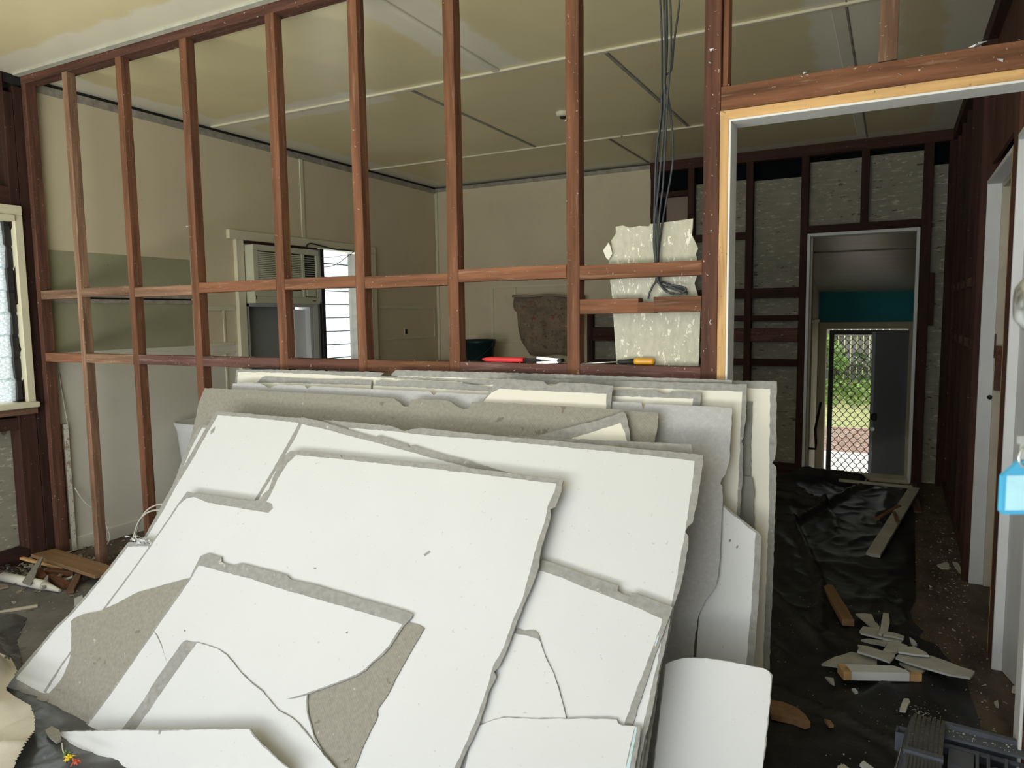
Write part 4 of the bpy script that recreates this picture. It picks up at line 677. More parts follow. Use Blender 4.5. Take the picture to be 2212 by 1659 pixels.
text('lettering', 'MIKING', 0.05, Matrix.Translation((pb.x-0.02, 3.9-rb*0.93, zt_-0.225)) @ Matrix.Rotation(math.radians(90), 4, 'X'), M['cable'], bk)
# floral cloth: a padded cover hanging over a rail
fc = empty('floral_cloth', (-3.2, 4.17, 1.0), label='brown floral cloth hanging in folds on the back wall behind the bucket', cat='cloth')
def floral():
    m = mat('floral_fabric', (0.21,0.165,0.12), 0.95, 0.35, 9, spots=[(34,0.58,0.05,0.75,(0.08,0.055,0.04)),(13,0.63,0.02,0.7,(0.24,0.06,0.035)),(22,0.66,0.03,0.5,(0.36,0.30,0.22))], bump=0.3)
    return m
q = MB(); nu_, nv_ = 40, 30; vs = []
outl = [(1110,640),(1112,690),(1114,720),(1122,745),(1140,768)]
for j in range(nv_+1):
    v = j/nv_
    y_ = 640 + (768-640)*v; k = min(3, int(v*4)); f = v*4-k
    xl = outl[k][0] + (outl[k+1][0]-outl[k][0])*f + (4 if v > 0.25 else -3*math.sin(v*12)); xr = 1262 - 10*v
    for i in range(nu_+1):
        u = i/nu_; p = onY(xl + (xr-xl)*u, y_ + 2*math.sin(u*9), 4.15); e = min(u, 1-u, v+0.1, 1-v)*8
        p.y = 4.165 - 0.05*min(1, max(0, e))**0.5 - 0.012*math.sin(u*17 + v*3) - 0.008*math.sin(v*11+u*4); vs.append(p)
q.add(vs, [(j*(nu_+1)+i, (j+1)*(nu_+1)+i, (j+1)*(nu_+1)+i+1, j*(nu_+1)+i+1) for j in range(nv_) for i in range(nu_)], smooth=True)
q.build('fabric', floral(), fc)
MB().tube([vs[0] + Vector((-0.02,-0.0,0.0))] + [v_ + Vector((0,-0.012,0.003)) for v_ in vs[0:nu_+1:4]], 0.012, 8).build('hem', M['tin'], fc)
# white waste bin by the left wall of the kitchen
pbn = onX(372, 905, -4.30); yb0 = pbn.y + 0.16
wbn = empty('laundry_tub', (-4.28, 1.0, 0), label='white moulded tub with brown inside against the kitchen wall', cat='tub')
a0, a1 = onX(366,905,-4.38), onX(386,1015,-4.38)
prof = []
q = MB(); cx_, cy_ = -4.22, a0.y + 0.20
for (rx, ry, z) in ((0.13,0.13,0.0),(0.15,0.155,0.15),(0.16,0.165,0.35),(0.185,0.19,0.66),(0.20,0.21,0.72),(0.185,0.195,0.72),(0.165,0.175,0.60),(0.15,0.15,0.40)):
    prof.append([(cx_ + rx*math.copysign(abs(math.cos(2*PI*k/28))**0.6, math.cos(2*PI*k/28)), cy_ + ry*math.copysign(abs(math.sin(2*PI*k/28))**0.6, math.sin(2*PI*k/28)), z) for k in range(28)])
q.add([p for r_ in prof for p in r_], [(i*28+j, i*28+(j+1) % 28, (i+1)*28+(j+1) % 28, (i+1)*28+j) for i in range(7) for j in range(28)], smooth=True)
q.build('tub_body', M['paint_white'], wbn)
MB().add(prof[-1], [tuple(range(28))]).build('tub_inside', M['tin'], wbn)
# conduit and cables at the foot of the left wall
cd_ = empty('conduit_stick', (XL, 0.1, 0), label='paint-spattered vertical cover strip standing at the foot of the kitchen wall', cat='trim strip')
timber('strip', (XL+0.02,0.10,0.01), (XL+0.02,0.10,0.80), (0,1,0), 0.028, 0.022, mat('spattered_strip', (0.62,0.60,0.54), 0.8, 0.1, 10, spots=[(40,0.55,0.04,0.8,(0.25,0.18,0.12))]), cd_)
timber('backing', (XL+0.006,0.09,0.01), (XL+0.006,0.09,0.80), (0,1,0), 0.05, 0.010, M['stud'], cd_)
wire('white_cable', cr([(XL+0.03,0.11,0.80),(XL+0.02,0.10,0.95),(XL+0.01,0.085,1.18)]), 0.003, 'cable_w', 'thin cable rising from the spattered strip', 'cable')
wire('white_cable', cr([(XL+0.04,0.12,0.40),(XL+0.05,0.17,0.30),(XL+0.06,0.26,0.20),(XL+0.07,0.30,0.06),(XL+0.10,0.26,0.01),(XL+0.13,0.20,0.004)]), 0.004, 'cable_w', 'thin white cable bowing out from the spattered strip to the floor', 'cable')
for i, pp in enumerate(([(292,1165),(300,1130),(315,1105),(335,1092),(356,1090)],[(287,1166),(297,1132),(312,1112),(330,1103),(352,1103)])):
    wire('grey_cable', cr([onY(a,b,-0.10-0.02*i) for a,b in pp] + [onY(372,1100+12*i,-0.04)]), 0.0045, 'cable_w', ('upper' if i == 0 else 'lower') + ' of the two grey cables looping out from behind the boards', 'cable')
# ================================================================ THE FLOOR
def crumple(name, poly, z, amp, m, res=0.03, seed=0, label=None, cat=None, folds=(), kind=None):
    xs_ = [p[0] for p in poly]; ys_ = [p[1] for p in poly]
    def inside(x, y):
        c = False; n = len(poly)
        for i in range(n):
            x1_, y1_ = poly[i]; x2_, y2_ = poly[(i+1) % n]
            if (y1_ > y) != (y2_ > y) and x < (x2_-x1_)*(y-y1_)/(y2_-y1_)+x1_: c = not c
        return c
    def edge(x, y):
        d = 9
        for i in range(len(poly)):
            a, b = Vector(poly[i]), Vector(poly[(i+1) % len(poly)]); ab = b-a; t = max(0, min(1, (Vector((x,y))-a).dot(ab)/ab.length_squared)); d = min(d, (Vector((x,y))-a-ab*t).length)
        return d
    idx = {}; q = MB(); vs = []; fs = []
    nx_, ny_ = int((max(xs_)-min(xs_))/res)+1, int((max(ys_)-min(ys_))/res)+1
    for i in range(nx_+1):
        for j in range(ny_+1):
            x, y = min(xs_)+i*res, min(ys_)+j*res
            if not inside(x, y):
                if not any(inside(x+dx*res, y+dy*res) for dx, dy in ((1,0),(-1,0),(0,1),(0,-1))): continue
                best = None
                for e in range(len(poly)):
                    a, b = Vector(poly[e]), Vector(poly[(e+1) % len(poly)]); ab = b-a; t = max(0, min(1, (Vector((x,y))-a).dot(ab)/ab.length_squared)); c_ = a+ab*t
                    if best is None or (c_-Vector((x,y))).length < (best-Vector((x,y))).length: best = c_
                x, y = best
            v = Vector((x*3.2, y*2.2, seed)); r1 = 1-abs(noise.noise(v))*2.2; r2 = 1-abs(noise.noise(v*2.3+Vector((5,3,1))))*2.2
            h = amp*(0.5*max(0,r1)**3 + 0.28*max(0,r2)**3 + 0.25*(noise.noise(v*0.8)+0.4))
            for (fa, fb, fh, fw) in folds:
                a, b = Vector(fa), Vector(fb); ab = b-a; t = max(0, min(1, (Vector((x,y))-a).dot(ab)/ab.length_squared)); d = (Vector((x,y))-a-ab*t).length; h += fh*math.exp(-(d/fw)**2)
            e = min(1, edge(x, y)/0.06)
            idx[(i,j)] = len(vs); vs.append((x, y, z + max(0.0, h)*(0.15+0.85*e)))
    for (i,j) in idx:
        if all(k in idx for k in ((i+1,j),(i,j+1),(i+1,j+1))): fs.append((idx[(i,j)], idx[(i+1,j)], idx[(i+1,j+1)], idx[(i,j+1)]))
    q.add(vs, fs, smooth=True); o = q.build(name, m); return tag(o, label, cat, kind=kind)
crumple('black_plastic_sheet', [(-1.05,4.12),(-0.5,4.16),(0.195,4.10),(0.17,3.2),(0.15,2.2),(0.138,1.47),(0.105,1.30),(0.12,1.18),(0.16,1.10),(0.13,1.02),(0.20,0.98),(0.287,0.69),(0.30,0.45),(0.31,0.20),(0.30,-0.5),(-0.35,-0.52),(-1.2,-0.5),(-1.6,0.2),(-1.5,2.5)], 0.004, 0.034, M['plastic'], 0.018, 3,
        'creased black plastic sheet covering the hallway floor', 'plastic sheet', folds=(((-0.15,4.0),(-0.55,2.6),0.045,0.03),((-0.55,2.6),(-0.28,1.4),0.03,0.02),((-0.28,1.4),(-0.25,0.9),0.03,0.02),((-0.9,3.4),(-0.4,3.1),0.05,0.03),((-0.7,4.1),(-0.5,4.08),0.08,0.06),((-0.4,4.1),(-0.2,4.06),0.07,0.05),((-0.7,1.6),(-0.2,0.7),0.02,0.02),((0.1,1.4),(0.1,1.0),0.03,0.03),((-0.35,0.25),(0.2,0.0),0.03,0.02)))
crumple('grey_plastic_sheet', [(-4.0,-0.60),(-3.62,-0.62),(-3.40,-0.78),(-3.02,-0.95),(-2.5,-1.0),(-1.9,-1.1),(-1.8,-2.2),(-4.0,-2.2)], 0.007, 0.022, M['clear_plastic'], 0.025, 9, 'dusty grey plastic sheet creased on the floor below the boards', 'plastic sheet', folds=(((-3.9,-0.75),(-3.1,-0.95),0.035,0.03),((-2.9,-1.2),(-2.5,-1.45),0.03,0.03),((-3.3,-0.75),(-3.1,-1.0),0.04,0.03)))
cl = [onZ(a, b, 0.06) for a, b in ((-60,1400),(0,1408),(22,1418),(38,1448),(30,1462),(12,1488),(40,1510),(66,1522),(76,1550),(74,1580),(58,1605),(36,1640),(28,1662),(0,1720),(-120,1700),(-140,1500))]
crumple('drop_cloth', [(p.x, p.y) for p in cl], 0.055, 0.06, M['canvas'], 0.012, 21, 'crumpled off-white drop cloth beside the lower left corner of the boards', 'cloth', folds=(((-3.5,-0.95),(-3.0,-1.1),0.06,0.05),((-3.1,-1.0),(-2.75,-1.25),0.05,0.03)))
def stickA(name, a, b, wd, th, m, label, za=0.0, zb=0.0, cat='offcut', group=None, parent=None, flat=True):
    """stick on the floor between two floor points seen at pixels a and b, raised by za/zb"""
    A, B = onZ(a[0], a[1], za), onZ(b[0], b[1], zb); A.z += th/2; B.z += th/2; d = (B-A).normalized()
    o = timber(name, A, B, Vector((-d.y, d.x, 0)), wd, th, M[m] if isinstance(m, str) else m, parent, step=0.05, rough=0.002); return tag(o, label, cat, group)
def shard(pp, m, label, z=0.022, th=0.008, tilt=0.0, group=None, name='plaster_shard', cat='shard', jit=0.003, edge=None):
    z += 0.014 if 1740 < pp[0][0] < 2000 else 0.0
    P = [onZ(x, y, z + th) for x, y in pp]; c = sum(P, Vector())/len(P); out = []
    for i in range(len(P)):
        A, B = P[i]-c, P[(i+1) % len(P)]-c; k = max(1, int((B-A).length/0.03))
        for j in range(k):
            p = A.lerp(B, j/k); out.append((p.x + random.uniform(-jit,jit)*0.6, p.y + random.uniform(-jit,jit)*0.6))
    Mx = Matrix.Translation((c.x, c.y, z)) @ Matrix.Rotation(tilt, 4, 'X')
    return MB().slab(out, 0, th, 0, 1 if edge else None).build(name, [M[m], M[edge]] if edge else M[m], None, M=Mx, local=True, label=label, cat=cat, group=group)
# hallway
s_ = lambda L: [(1740 + a/5.53, 1300 + b/5.53) for a, b in L]
shard(s_([(600,140),(705,136),(790,150),(830,230),(885,300),(880,320),(800,300),(700,225)]), 'plaster', 'grey plaster shard fanned out at the back of the broken heap', 0.03, group=None, edge='plaster')
shard(s_([(930,132),(998,140),(1000,250),(985,345),(935,370),(905,390),(880,380),(895,300)]), 'plaster', 'upright-looking narrow plaster strip crossing the back of the heap', 0.045)
shard(s_([(690,295),(800,305),(900,330),(1000,360),(1180,410),(1150,478),(1050,462),(900,425),(660,370),(645,345)]), 'plaster', 'long plaster strip with a white front edge behind the other shards', 0.03, edge='board_white')
shard(s_([(940,350),(1060,368),(1170,402),(1165,440),(1050,410),(930,395)]), 'plaster', 'short plaster strip lying on the long white-edged strip', 0.042)
shard(s_([(660,450),(760,440),(860,455),(980,460),(1000,480),(960,520),(880,500),(760,478)]), 'plaster', 'thin pointed plaster sliver in the middle of the heap', 0.02)
shard(s_([(1000,465),(1130,490),(1220,520),(1180,560),(1080,600),(1000,605),(930,580)]), 'plaster', 'squarish plaster shard under the crossing strips', 0.03)
shard(s_([(1100,540),(1290,530),(1440,600),(1480,640),(1300,625),(1110,595)]), 'plaster', 'triangular plaster shard with a pale front edge near the long pointed one', 0.045, edge='board_white')
shard(s_([(620,508),(760,530),(930,590),(1060,620),(1075,640),(1010,715),(850,660),(620,590),(640,550)]), 'plaster', 'plaster strip with a white front edge lying over the big triangle', 0.04, edge='board_white')
shard(s_([(190,738),(340,660),(540,598),(680,620),(850,680),(845,850),(680,830),(450,780)]), 'plaster', 'broad triangular plaster slab pointing to the boards', 0.016)
shard(s_([(1075,660),(1120,620),(1300,640),(1500,640),(1700,710),(1850,770),(1940,800),(2025,830),(1960,905),(1700,860),(1400,775),(1200,715)]), 'plaster', 'longest plaster shard, tapering towards the timber jamb', 0.03, edge='board_white')
shard(s_([(1120,725),(1230,735),(1300,760),(1440,815),(1370,865),(1300,860),(1200,780)]), 'plaster', 'leaf-shaped plaster shard below the longest one', 0.012)
shard(s_([(1180,1152),(1225,1155),(1250,1190),(1235,1225),(1200,1300),(1125,1290),(1150,1215)]), 'plaster', 'small upright grey plaster chip behind the tool case', 0.012)
shard(s_([(235,890),(330,910),(345,980),(300,960)]), 'plaster', 'small brown-grey chip beside the white offcut', 0.012)
shard(s_([(550,1035),(600,1035),(622,1075),(590,1080)]), 'board_white', 'small oval white chip below the white offcut', 0.012)
shard(s_([(1237,420),(1300,460),(1330,505),(1290,520),(1260,480)]), 'board_white', 'bright white chip at the right of the heap', 0.02)
shard([(2025,1220),(2044,1213),(2050,1218),(2050,1228),(2035,1227)], 'plaster', 'pale triangular chip on the brown hallway floor', 0.003, group=None)
shard([(2058,1213),(2068,1215),(2078,1228),(2085,1244),(2078,1240),(2066,1228)], 'plaster', 'long pale chip near the foot of the white jamb', 0.003)
shard([(2187,1482),(2196,1480),(2202,1492),(2196,1496),(2186,1492)], 'plaster', 'grey chip leaning by the pale panel at the wall foot', 0.003)
shard([(2148,1515),(2155,1512),(2158,1525),(2151,1524)], 'plaster', 'small chip on the floor near the tool case', 0.003)
shard([(1810,1655),(1822,1650),(1840,1662),(1830,1672)], 'plaster', 'chip at the bottom edge near the curled sheet', 0.012)
shard([(1858,1650),(1866,1643),(1888,1658),(1880,1670)], 'board_white', 'white chip at the bottom edge beside the tool case', 0.012)
# white painted offcut with bare wooden ends
A, B = onZ(1822, 1475, 0.02), onZ(1991, 1478, 0.02)
wo = empty('painted_offcut', (A.x, A.y, 0.03), label='white-painted timber offcut with bare brown ends', cat='offcut')
d = (B-A).normalized(); sd = Vector((-d.y, d.x, 0)); L = (B-A).length
def seg(name, t0, t1, mm, w0, w1, h=0.034):
    q = MB(); p0_, p1_ = A + d*L*t0, A + d*L*t1
    vs = [p0_, p1_, p1_ + sd*w1, p0_ + sd*w0]; vs = [Vector((v.x, v.y, 0.03)) for v in vs] + [Vector((v.x, v.y, 0.03+h)) for v in vs]
    return q.add(vs, [(3,2,1,0),(4,5,6,7),(0,1,5,4),(1,2,6,5),(2,3,7,6),(3,0,4,7)]).build(name, M[mm], wo)
seg('bare_end', 0.0, 0.10, 'pine', 0.062, 0.062); seg('painted_part', 0.10, 0.72, 'paint_white', 0.062, 0.055); seg('painted_part', 0.72, 0.84, 'paint_white', 0.055, 0.022); seg('bare_end', 0.84, 1.0, 'pine', 0.022, 0.018, 0.028)
# long batten, cross sticks and offcuts
stickA('batten', (1886,1203), (1975,1058), 0.075, 0.02, 'plaster', 'long pale batten lying up the hallway on the black plastic', 0.03, 0.05)
stickA('thin_batten', (1812,1040), (1970,1055), 0.03, 0.02, 'paint_beige', 'thin pale batten lying across the far doorway', 0.05, 0.03)
stickA('splinter', (1895,1122), (1942,1094), 0.03, 0.012, 'stud_grey', 'grey splinter lying against the long pale batten', 0.03, 0.06)
stickA('splinter', (1931,1108), (1940,1132), 0.02, 0.012, 'stud_grey', 'short crossed splinter on top of the long pale batten', 0.06, 0.09)
stickA('offcut_stick', (1972,1045), (1982,1108), 0.05, 0.012, 'stud_grey', 'brown offcut beside the top of the long pale batten', 0.0, 0.0)
stickA('timber_offcut', (1788,1275), (1832,1352), 0.05, 0.03, 'ply', 'narrow brown timber offcut poking from under the plastic fold', 0.015, 0.03)
shard([(1655,1510),(1690,1516),(1722,1528),(1740,1545),(1751,1560),(1740,1563),(1712,1553),(1665,1542)], 'ply', 'brown wooden board offcut beside the curled white sheet', 0.03, 0.02, name='board_offcut', cat='offcut')
shard([(1780,1552),(1794,1556),(1800,1566),(1790,1566)], 'ply', 'small brown wood chip on the black plastic', 0.02, 0.01, name='wood_chip', cat='chip')
cs = []
for _ in range(420):
    x, y = random.uniform(0.10,0.37), random.uniform(-0.2,4.1); cs.append(((x, y, 0.002), random.choice((0.0015,0.002,0.003,0.006))))
for _ in range(160):
    x, y = random.gauss(0.30,0.05), random.gauss(1.9,0.7); cs.append(((min(x,0.38), y, 0.002), random.choice((0.003,0.006,0.010))))
for _ in range(420):
    x, y = random.uniform(-0.45,0.3), random.uniform(-0.3,1.5); cs.append(((x, y, 0.022), random.choice((0.0012,0.0018,0.0025,0.004))))
for _ in range(60): cs.append(((random.gauss(0.12,0.03), random.gauss(0.32,0.03), 0.02), 0.004))
crumbs('plaster_dust', cs, M['plaster'], kind='stuff', label='crumbs of broken plaster scattered over the hallway floor', cat='rubble')
# debris in the left corner
g = lambda L: [(a/8.508, 1180 + b/8.508) for a, b in L]
stickA('timber_plank', g([(800,150)])[0], (232,1243), 0.13, 0.02, 'ply', 'broad brown plank lying from the corner post to the boards', 0.05, 0.06, cat='plank')
stickA('thin_batten', g([(290,215)])[0], g([(1175,430)])[0], 0.022, 0.015, 'pine', 'thin pale batten crossing the rubbish in the left corner', 0.04, 0.03)
shard(g([(400,585),(470,520),(640,390),(800,275),(810,300),(700,440),(620,560),(560,640),(480,620)]), 'board_twill', 'grey pointed shard lying over the white pipe', 0.06, tilt=0.25)
shard(g([(750,660),(830,600),(905,555),(905,600),(850,700),(800,720)]), 'board_twill', 'small grey triangular shard beside the white pipe', 0.04, tilt=0.3)
shard(g([(410,165),(500,140),(590,125),(620,180),(540,215),(480,185)]), 'plaster', 'pale broken plaster lump at the foot of the left wall', 0.03)
shard(g([(1190,160),(1300,175),(1500,210),(1700,280),(1720,310),(1600,300),(1400,240)]), 'board_white', 'white painted splinter behind the broad plank', 0.02)
pA, pB = onZ(*g([(60,560)])[0], 0.03), onZ(*g([(820,720)])[0], 0.03)
pi = empty('white_pipe', (pA.x, pA.y, 0.01), label='off-white length of plastic pipe on the floor in the left corner', cat='pipe')
MB().tube([pA, pB], 0.026, 16).build('pipe_body', M['board_cream'], pi)
MB().tube([pB, pB + (pB-pA).normalized()*0.12 + Vector((0,0,-0.012))], [0.024,0.008], 10).build('broken_end', M['board_cream'], pi)
stickA('offcut_stick', g([(700,470)])[0], g([(790,620)])[0], 0.045, 0.02, 'stud', 'reddish stub of timber under the grey pointed shard', 0.02, 0.02)
stickA('offcut_stick', g([(910,600)])[0], g([(1250,770)])[0], 0.04, 0.025, 'stud', 'brown stick with a white underside in the left corner rubbish', 0.02, 0.01)
stickA('offcut_stick', g([(870,510)])[0], g([(1400,530)])[0], 0.045, 0.03, 'stud', 'rusty brown stick parallel to the broad plank', 0.01, 0.01)
stickA('offcut_stick', g([(1450,560)])[0], g([(1290,870)])[0], 0.035, 0.02, 'stud_grey', 'short grey stick pointing at the camera', 0.03, 0.01)
stickA('splinter', (0,1325), (82,1311), 0.02, 0.012, 'paint_beige', 'pale thin splinter alone on the grey floor', 0.005, 0.005)
stickA('splinter', g([(1150,650)])[0], g([(1340,570)])[0], 0.02, 0.01, 'paint_beige', 'pale splinter between the brown sticks', 0.01, 0.03)
stickA('splinter', g([(800,460)])[0], g([(1420,465)])[0], 0.016, 0.008, 'plaster', 'long thin pale splinter beside the rusty brown stick', 0.03, 0.03)
shard(g([(0,500),(160,455),(160,500),(40,560),(0,600)]), 'board_twill', 'grey flake at the end of the white pipe', 0.01)
shard(g([(0,700),(120,700),(160,735),(0,775)]), 'tin', 'brown flake below the white pipe', 0.01)
shard([(160,1293),(178,1285),(182,1300),(160,1310)], 'board_white', 'white scrap tucked beside the lowest board', 0.01)
wire('red_wire', cr([onZ(*p_, 0.02) for p_ in g([(1480,680),(1560,620),(1680,590),(1760,600)])]), 0.003, 'rust', 'thin red-brown wire beside the broad plank', 'wire')
cs = []
for _ in range(240):
    x = random.uniform(-4.55,-3.7); y = random.uniform(-0.75, 0.35); cs.append(((x, y, 0.008), random.choice((0.003,0.005,0.008,0.014))))
for _ in range(220):
    x = random.gauss(-4.3,0.15); y = random.gauss(-0.12,0.14); cs.append(((max(x,-4.56), y, 0.012), random.choice((0.006,0.012,0.02,0.03))))
for _ in range(160):
    x = random.uniform(-4.4,-3.2); y = random.uniform(0.15, 1.6); cs.append(((x, y, 0.012), random.choice((0.006,0.012,0.02,0.03))))
crumbs('corner_rubble', cs, mat('grey_rubble', (0.30,0.27,0.22), 0.95, 0.5, 9, rand=0.1), kind='stuff', label='grey rubble and crumbs heaped in the left corner', cat='rubble')
q = MB()
for _ in range(500):
    x = random.uniform(-4.57,-4.25); y = random.uniform(-0.75,-0.05); h = 0.07*max(0, 1-(x+4.57)/0.35); p_ = Vector((x, y, h*random.random())); r_ = random.uniform(0.008,0.02)
    vs = [p_ + Vector((random.uniform(-1,1), random.uniform(-1,1), random.uniform(-0.5,1)))*r_ for _ in range(4)]; q.add(vs, [(0,1,2),(0,2,3),(0,3,1),(1,3,2)])
tag(q.build('dark_dirt', mat('dark_dirt', (0.03,0.024,0.02), 0.95, 0.4, 9)), 'dark dirt heaped along the foot of the left wall', 'dirt', kind='stuff')
q = MB(); fringe = [onZ(a, b, 0.03) for a, b in ((98,1580),(112,1572),(128,1580),(133,1600),(122,1606),(108,1595))]
c_ = sum(fringe, Vector())/6; q.slab([(p.x, p.y) for p in fringe], 0.028, 0.036)
tag(q.build('fabric_scrap', M['board_twill']), 'grey woven scrap under the corner of the lowest boards', 'scrap')
tf = empty('tinsel_tangle', onZ(150, 1640, 0.02), label='small tangle of yellow, red and green strands beside the lower left board', cat='tangle')
for nm, c3 in (('yellow_strand', (0.75,0.55,0.03)), ('red_strand', (0.6,0.12,0.08)), ('green_strand', (0.12,0.2,0.08))):
    q = MB(); base = onZ({'y':150,'r':163,'g':146}[nm[0]], {'y':1641,'r':1650,'g':1632}[nm[0]], 0.04)
    for _ in range(26):
        dv_ = Vector((random.gauss(0,1), random.gauss(0,1), abs(random.gauss(0,0.6)))).normalized()*random.uniform(0.008,0.02); q.tube([base, base + dv_*0.6 + Vector((0,0,0.006)), base + dv_], [0.002,0.0025,0.001], 4)
    q.build(nm, mat(nm+'_mat', c3, 0.6, 0.2, 30), tf)
wire('white_lead', cr([onZ(a, b, 0.02) for a, b in ((134,1605),(136,1622),(144,1632),(152,1640))]), 0.002, 'cable_w', 'thin white lead running to the coloured tangle', 'cable')
lp = lean(305, 1172, -0.28, -1.03); cs = []
for _ in range(60): cs.append(((lp.x + random.gauss(0,0.035), lp.y + random.gauss(0,0.01), lp.z + random.gauss(0.006,0.006)), random.choice((0.006,0.01,0.014))))
crumbs('plaster_lump', cs, M['board_white'], kind='stuff', label='white plaster rubble on the corner of the far left sheet', cat='rubble')
# ================================================================ TOOL CASE, lower right
M['case_grey'] = mat('dusty_blue_grey_plastic', (0.085,0.098,0.125), 0.55, 0.15, 8, spots=[(50,0.66,0.04,0.45,(0.28,0.26,0.22)),(4,0.55,0.2,0.3,(0.11,0.10,0.09))])
M['case_dark'] = mat('dusty_ribbed_plastic', (0.075,0.073,0.068), 0.85, 0.2, 20, spots=[(60,0.62,0.05,0.5,(0.22,0.20,0.17))], bump=0.4)
zh = 0.15
def T(x, y, z=zh): return onZ(x, y, z)
tc_ = empty('tool_case', (T(1960,1600).x, T(1960,1600).y, 0.0), label='open dusty blue-grey tool case with a ribbed end, at the floor near the door', cat='tool case')
ux = (T(2212,1605) - T(2035,1560)).normalized(); uy = Vector((-ux.y, ux.x, 0))
o_ = T(1955,1622)
def R(u, v, z): return Vector((o_.x, o_.y, 0)) + ux*u + uy*v + Vector((0,0,z))
wid = 0.092
q = MB(); prof = [(-0.30,0.022),(-0.30,0.13),(-0.02,0.148),(0.10,0.152),(0.18,0.151),(0.225,0.145),(0.255,0.130),(0.272,0.105),(0.278,0.06),(0.278,0.022)]
vs = [R(0, v, z) for v, z in prof] + [R(wid, v, z) for v, z in prof]; n_ = len(prof)
q.add(vs, [tuple(range(n_)), tuple(range(2*n_-1, n_-1, -1))] + [(i, n_+i, n_+(i+1) % n_, (i+1) % n_) for i in range(n_)])
q.build('end_block', M['case_grey'], tc_)
def topz(v): return 0.152 if v < 0.18 else 0.152 - (v-0.18)**2*2.4
q = MB()
for k in range(7):
    u = wid*(0.08 + 0.14*k)
    for i in range(24):
        v = 0.022 + 0.0098*i; q.obox(R(u+wid*0.03, v, topz(v)+0.0005), ux*wid*0.052, uy*0.0033, (0,0,0.0024))
q.build('ribbed_grip', M['case_dark'], tc_, kind='stuff')
q = MB(); q.obox(R(wid/2, 0.006, 0.150), ux*wid*0.54, uy*0.011, (0,0,0.008)); q.build('ridge', M['case_grey'], tc_)
q = MB()
for k in range(9): q.obox(R(wid*(0.1+0.1*k), -0.06, 0.147), ux*wid*0.03, uy*0.045, (0,0,0.004))
q.build('rib', M['case_dark'], tc_, kind='stuff')
q = MB(); q.add([R(0,-0.30,0.022),R(0,0.27,0.022),R(0,0.25,0.13),R(0,-0.02,0.146),R(0,-0.30,0.13),R(-0.035,-0.30,0.022),R(-0.035,0.12,0.022),R(-0.012,0.16,0.12),R(-0.012,-0.02,0.13),R(-0.02,-0.30,0.12)], [(5,6,7,8,9),(3,4,9,8),(2,3,8,7),(1,2,7,6)])
q.build('side_cheek', M['case_grey'], tc_)
q = MB(); q.add([R(-0.0135,0.15,0.119),R(-0.0135,0.01,0.129),R(-0.030,-0.04,0.055),R(-0.030,0.02,0.045)], [(0,1,2,3)])
q.build('sticker', mat('worn_white_label', (0.6,0.6,0.58), 0.6, 0.1, 10, spots=[(12,0.56,0.06,0.7,(0.2,0.2,0.2))]), tc_)
q = MB(); q.obox(R(-0.018,0.20,0.085), ux*0.018, uy*0.003, (0,0,0.03)); q.obox(R(-0.035,0.18,0.085), ux*0.003, uy*0.022, (0,0,0.03)); q.obox(R(-0.018,0.16,0.085), ux*0.018, uy*0.003, (0,0,0.03)); q.build('latch_loop', M['case_grey'], tc_)
lt = 0.20
q = MB(); q.obox(R(wid+lt/2, 0.235, 0.090), ux*lt/2, uy*0.009, (0,0,0.058)); q.obox(R(wid+lt/2, 0.205, 0.130), ux*lt/2, uy*0.03, (0,0,0.004)); q.obox(R(wid+lt/2, 0.168, 0.110), ux*lt/2, uy*0.006, (0,0,0.004)); q.build('tray_wall', M['case_grey'], tc_)
q = MB(); q.obox(R(wid+lt/2, 0.0, 0.04), ux*lt/2, uy*0.22, (0,0,0.012)); q.build('tray_floor', M['case_dark'], tc_)
q = MB(); q.obox(R(wid+0.045, 0.11, 0.082), ux*0.032, uy*0.045, (0,0,0.03)); q.build('bin', M['case_grey'], tc_)
for u in (0.085, 0.112, 0.155, 0.192):
    q = MB(); q.obox(R(wid+u, 0.10, 0.085), ux*0.004, uy*0.065, (0,0,0.035)); q.build('divider', M['case_grey'], tc_)
q = MB(); q.obox(R(wid+0.132, 0.09, 0.07), ux*0.018, uy*0.05, (0,0,0.02)); q.build('dark_insert', M['black'], tc_)
q = MB(); q.lathe(R(wid+0.134, 0.115, 0.088), [(0,0.016),(0.007,0.016),(0.007,0.010),(0.012,0.010),(0.013,0.016),(0.016,0.016),(0.017,0)], 24); q.build('knob', M['case_grey'], tc_)
cs = []
for _ in range(70): cs.append((tuple(R(wid+random.uniform(0.01,0.19), random.uniform(0.18,0.23), 0.135)), random.choice((0.001,0.002,0.004))))
crumbs('dust_crumbs', cs, M['plaster'], tc_, kind='stuff')
yr = T(2143, 1664, 0.16)
tr_ = empty('tape_measure', (yr.x, yr.y, 0.03), label='round yellow tool with a dark centre sticking up from the tool case', cat='tool')
MB().lathe((yr.x, yr.y-0.01, 0.115), [(0.004,0.022),(0.008,0.03),(0.018,0.034),(0.024,0.028),(0.026,0.0)], 24).build('yellow_ring', mat('yellow_plastic', (0.85,0.65,0.03), 0.4, 0.05, 10), tr_)
MB().lathe((yr.x, yr.y-0.01, 0.03), [(0.0,0.0),(0.022,0.0),(0.022,0.085),(0.0,0.085)], 18).build('body', M['black'], tr_)
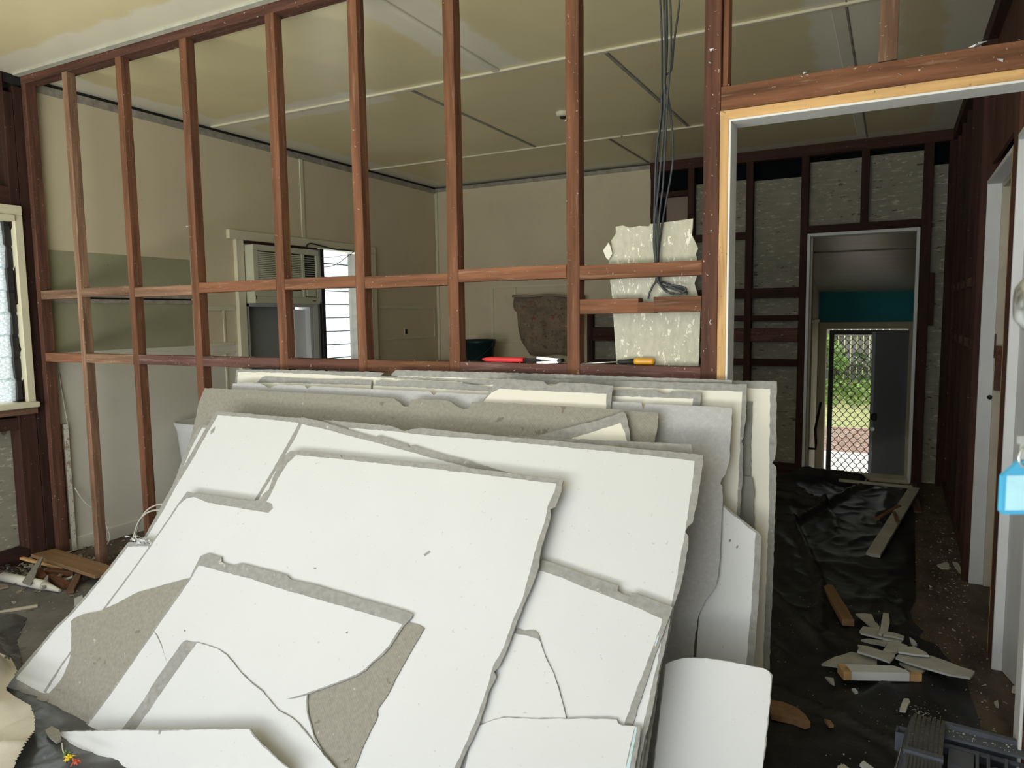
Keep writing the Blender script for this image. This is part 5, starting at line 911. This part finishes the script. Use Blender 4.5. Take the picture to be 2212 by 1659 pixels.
# ================================================================ FRONT DOOR, open beside the camera, with its knob and key tag
D = Vector((0.098, -1.61, 0))
fd = empty('front_door', (0.17, -1.75, 0), label='open front door beside the camera, only its knob in view', cat='door')
MB().box(0.165, 0.205, -2.40, -1.56, 0.01, 2.05, c=0.003).build('door_panel', M['paint_grey'], fd)
kc = CAM + ray(2228, 655)*0.70
MB().lathe((0,0,0), [(0.0,0.062),(0.016,0.061),(0.026,0.054),(0.030,0.044),(0.027,0.032),(0.013,0.022),(0.012,0.006),(0.030,0.005),(0.031,0.0)], 32, M=None).build('door_knob', M['metal'], fd, M=Matrix.Translation((0.165, kc.y, kc.z)) @ Matrix.Rotation(math.radians(-90), 4, 'Y'), local=True)
tp = CAM + ray(2205, 1045)*0.66; s_x = 0.66/F
lk = CAM + ray(2208, 975)*0.66
kt = empty('key_tag', (tp.x, tp.y, tp.z-0.03), label='sky-blue plastic key tag with a pale paper window hanging from a key beside the door', cat='key tag')
Fx = Vector((RT.x, RT.y, 0)).normalized(); Fy = Vector((0,0,1)); Fz = Fx.cross(Fy)
Mt = Matrix(((Fx.x,Fy.x,Fz.x,tp.x),(Fx.y,Fy.y,Fz.y,tp.y),(Fx.z,Fy.z,Fz.z,tp.z),(0,0,0,1)))
W_, H_ = 43*s_x, 66*s_x
MB().slab([(-W_,-H_+0.003),(-W_+0.003,-H_),(W_-0.003,-H_),(W_,-H_+0.003),(W_,H_*0.28),(W_*0.30,H_*0.78),(-W_*0.30+0.002,H_*0.78),(-W_,H_*0.28)], -0.0025, 0.0025).build('tag_body', mat('sky_blue_plastic', (0.06,0.33,0.55), 0.35, 0.05, 10), kt, M=Mt, local=True)
MB().slab([(-W_+0.0035,-H_+0.004),(W_-0.0035,-H_+0.004),(W_-0.0035,H_*0.30),(-W_+0.0035,H_*0.30)], 0.0025, 0.003).build('paper_label', mat('pale_paper', (0.36,0.62,0.72), 0.5, 0.08, 40), kt, M=Mt, local=True)
q = MB(); q.tube([Mt @ Vector((0.001+0.007*math.cos(t*0.5), H_*0.78+0.003+0.009*math.sin(t*0.5), 0.004*math.sin(t*0.25))) for t in range(13)], 0.0012, 6); q.build('split_ring', M['metal'], kt)
MB().obox(Mt @ Vector((0.004, H_*0.78+0.019, 0)), Fx*0.009, Fy*0.0035, Fz*0.0012).obox(Mt @ Vector((0.001, H_*0.78+0.010, 0)), Fx*0.0028, Fy*0.009, Fz*0.0012).build('key', M['metal'], kt)
print('objects', len(bpy.data.objects))
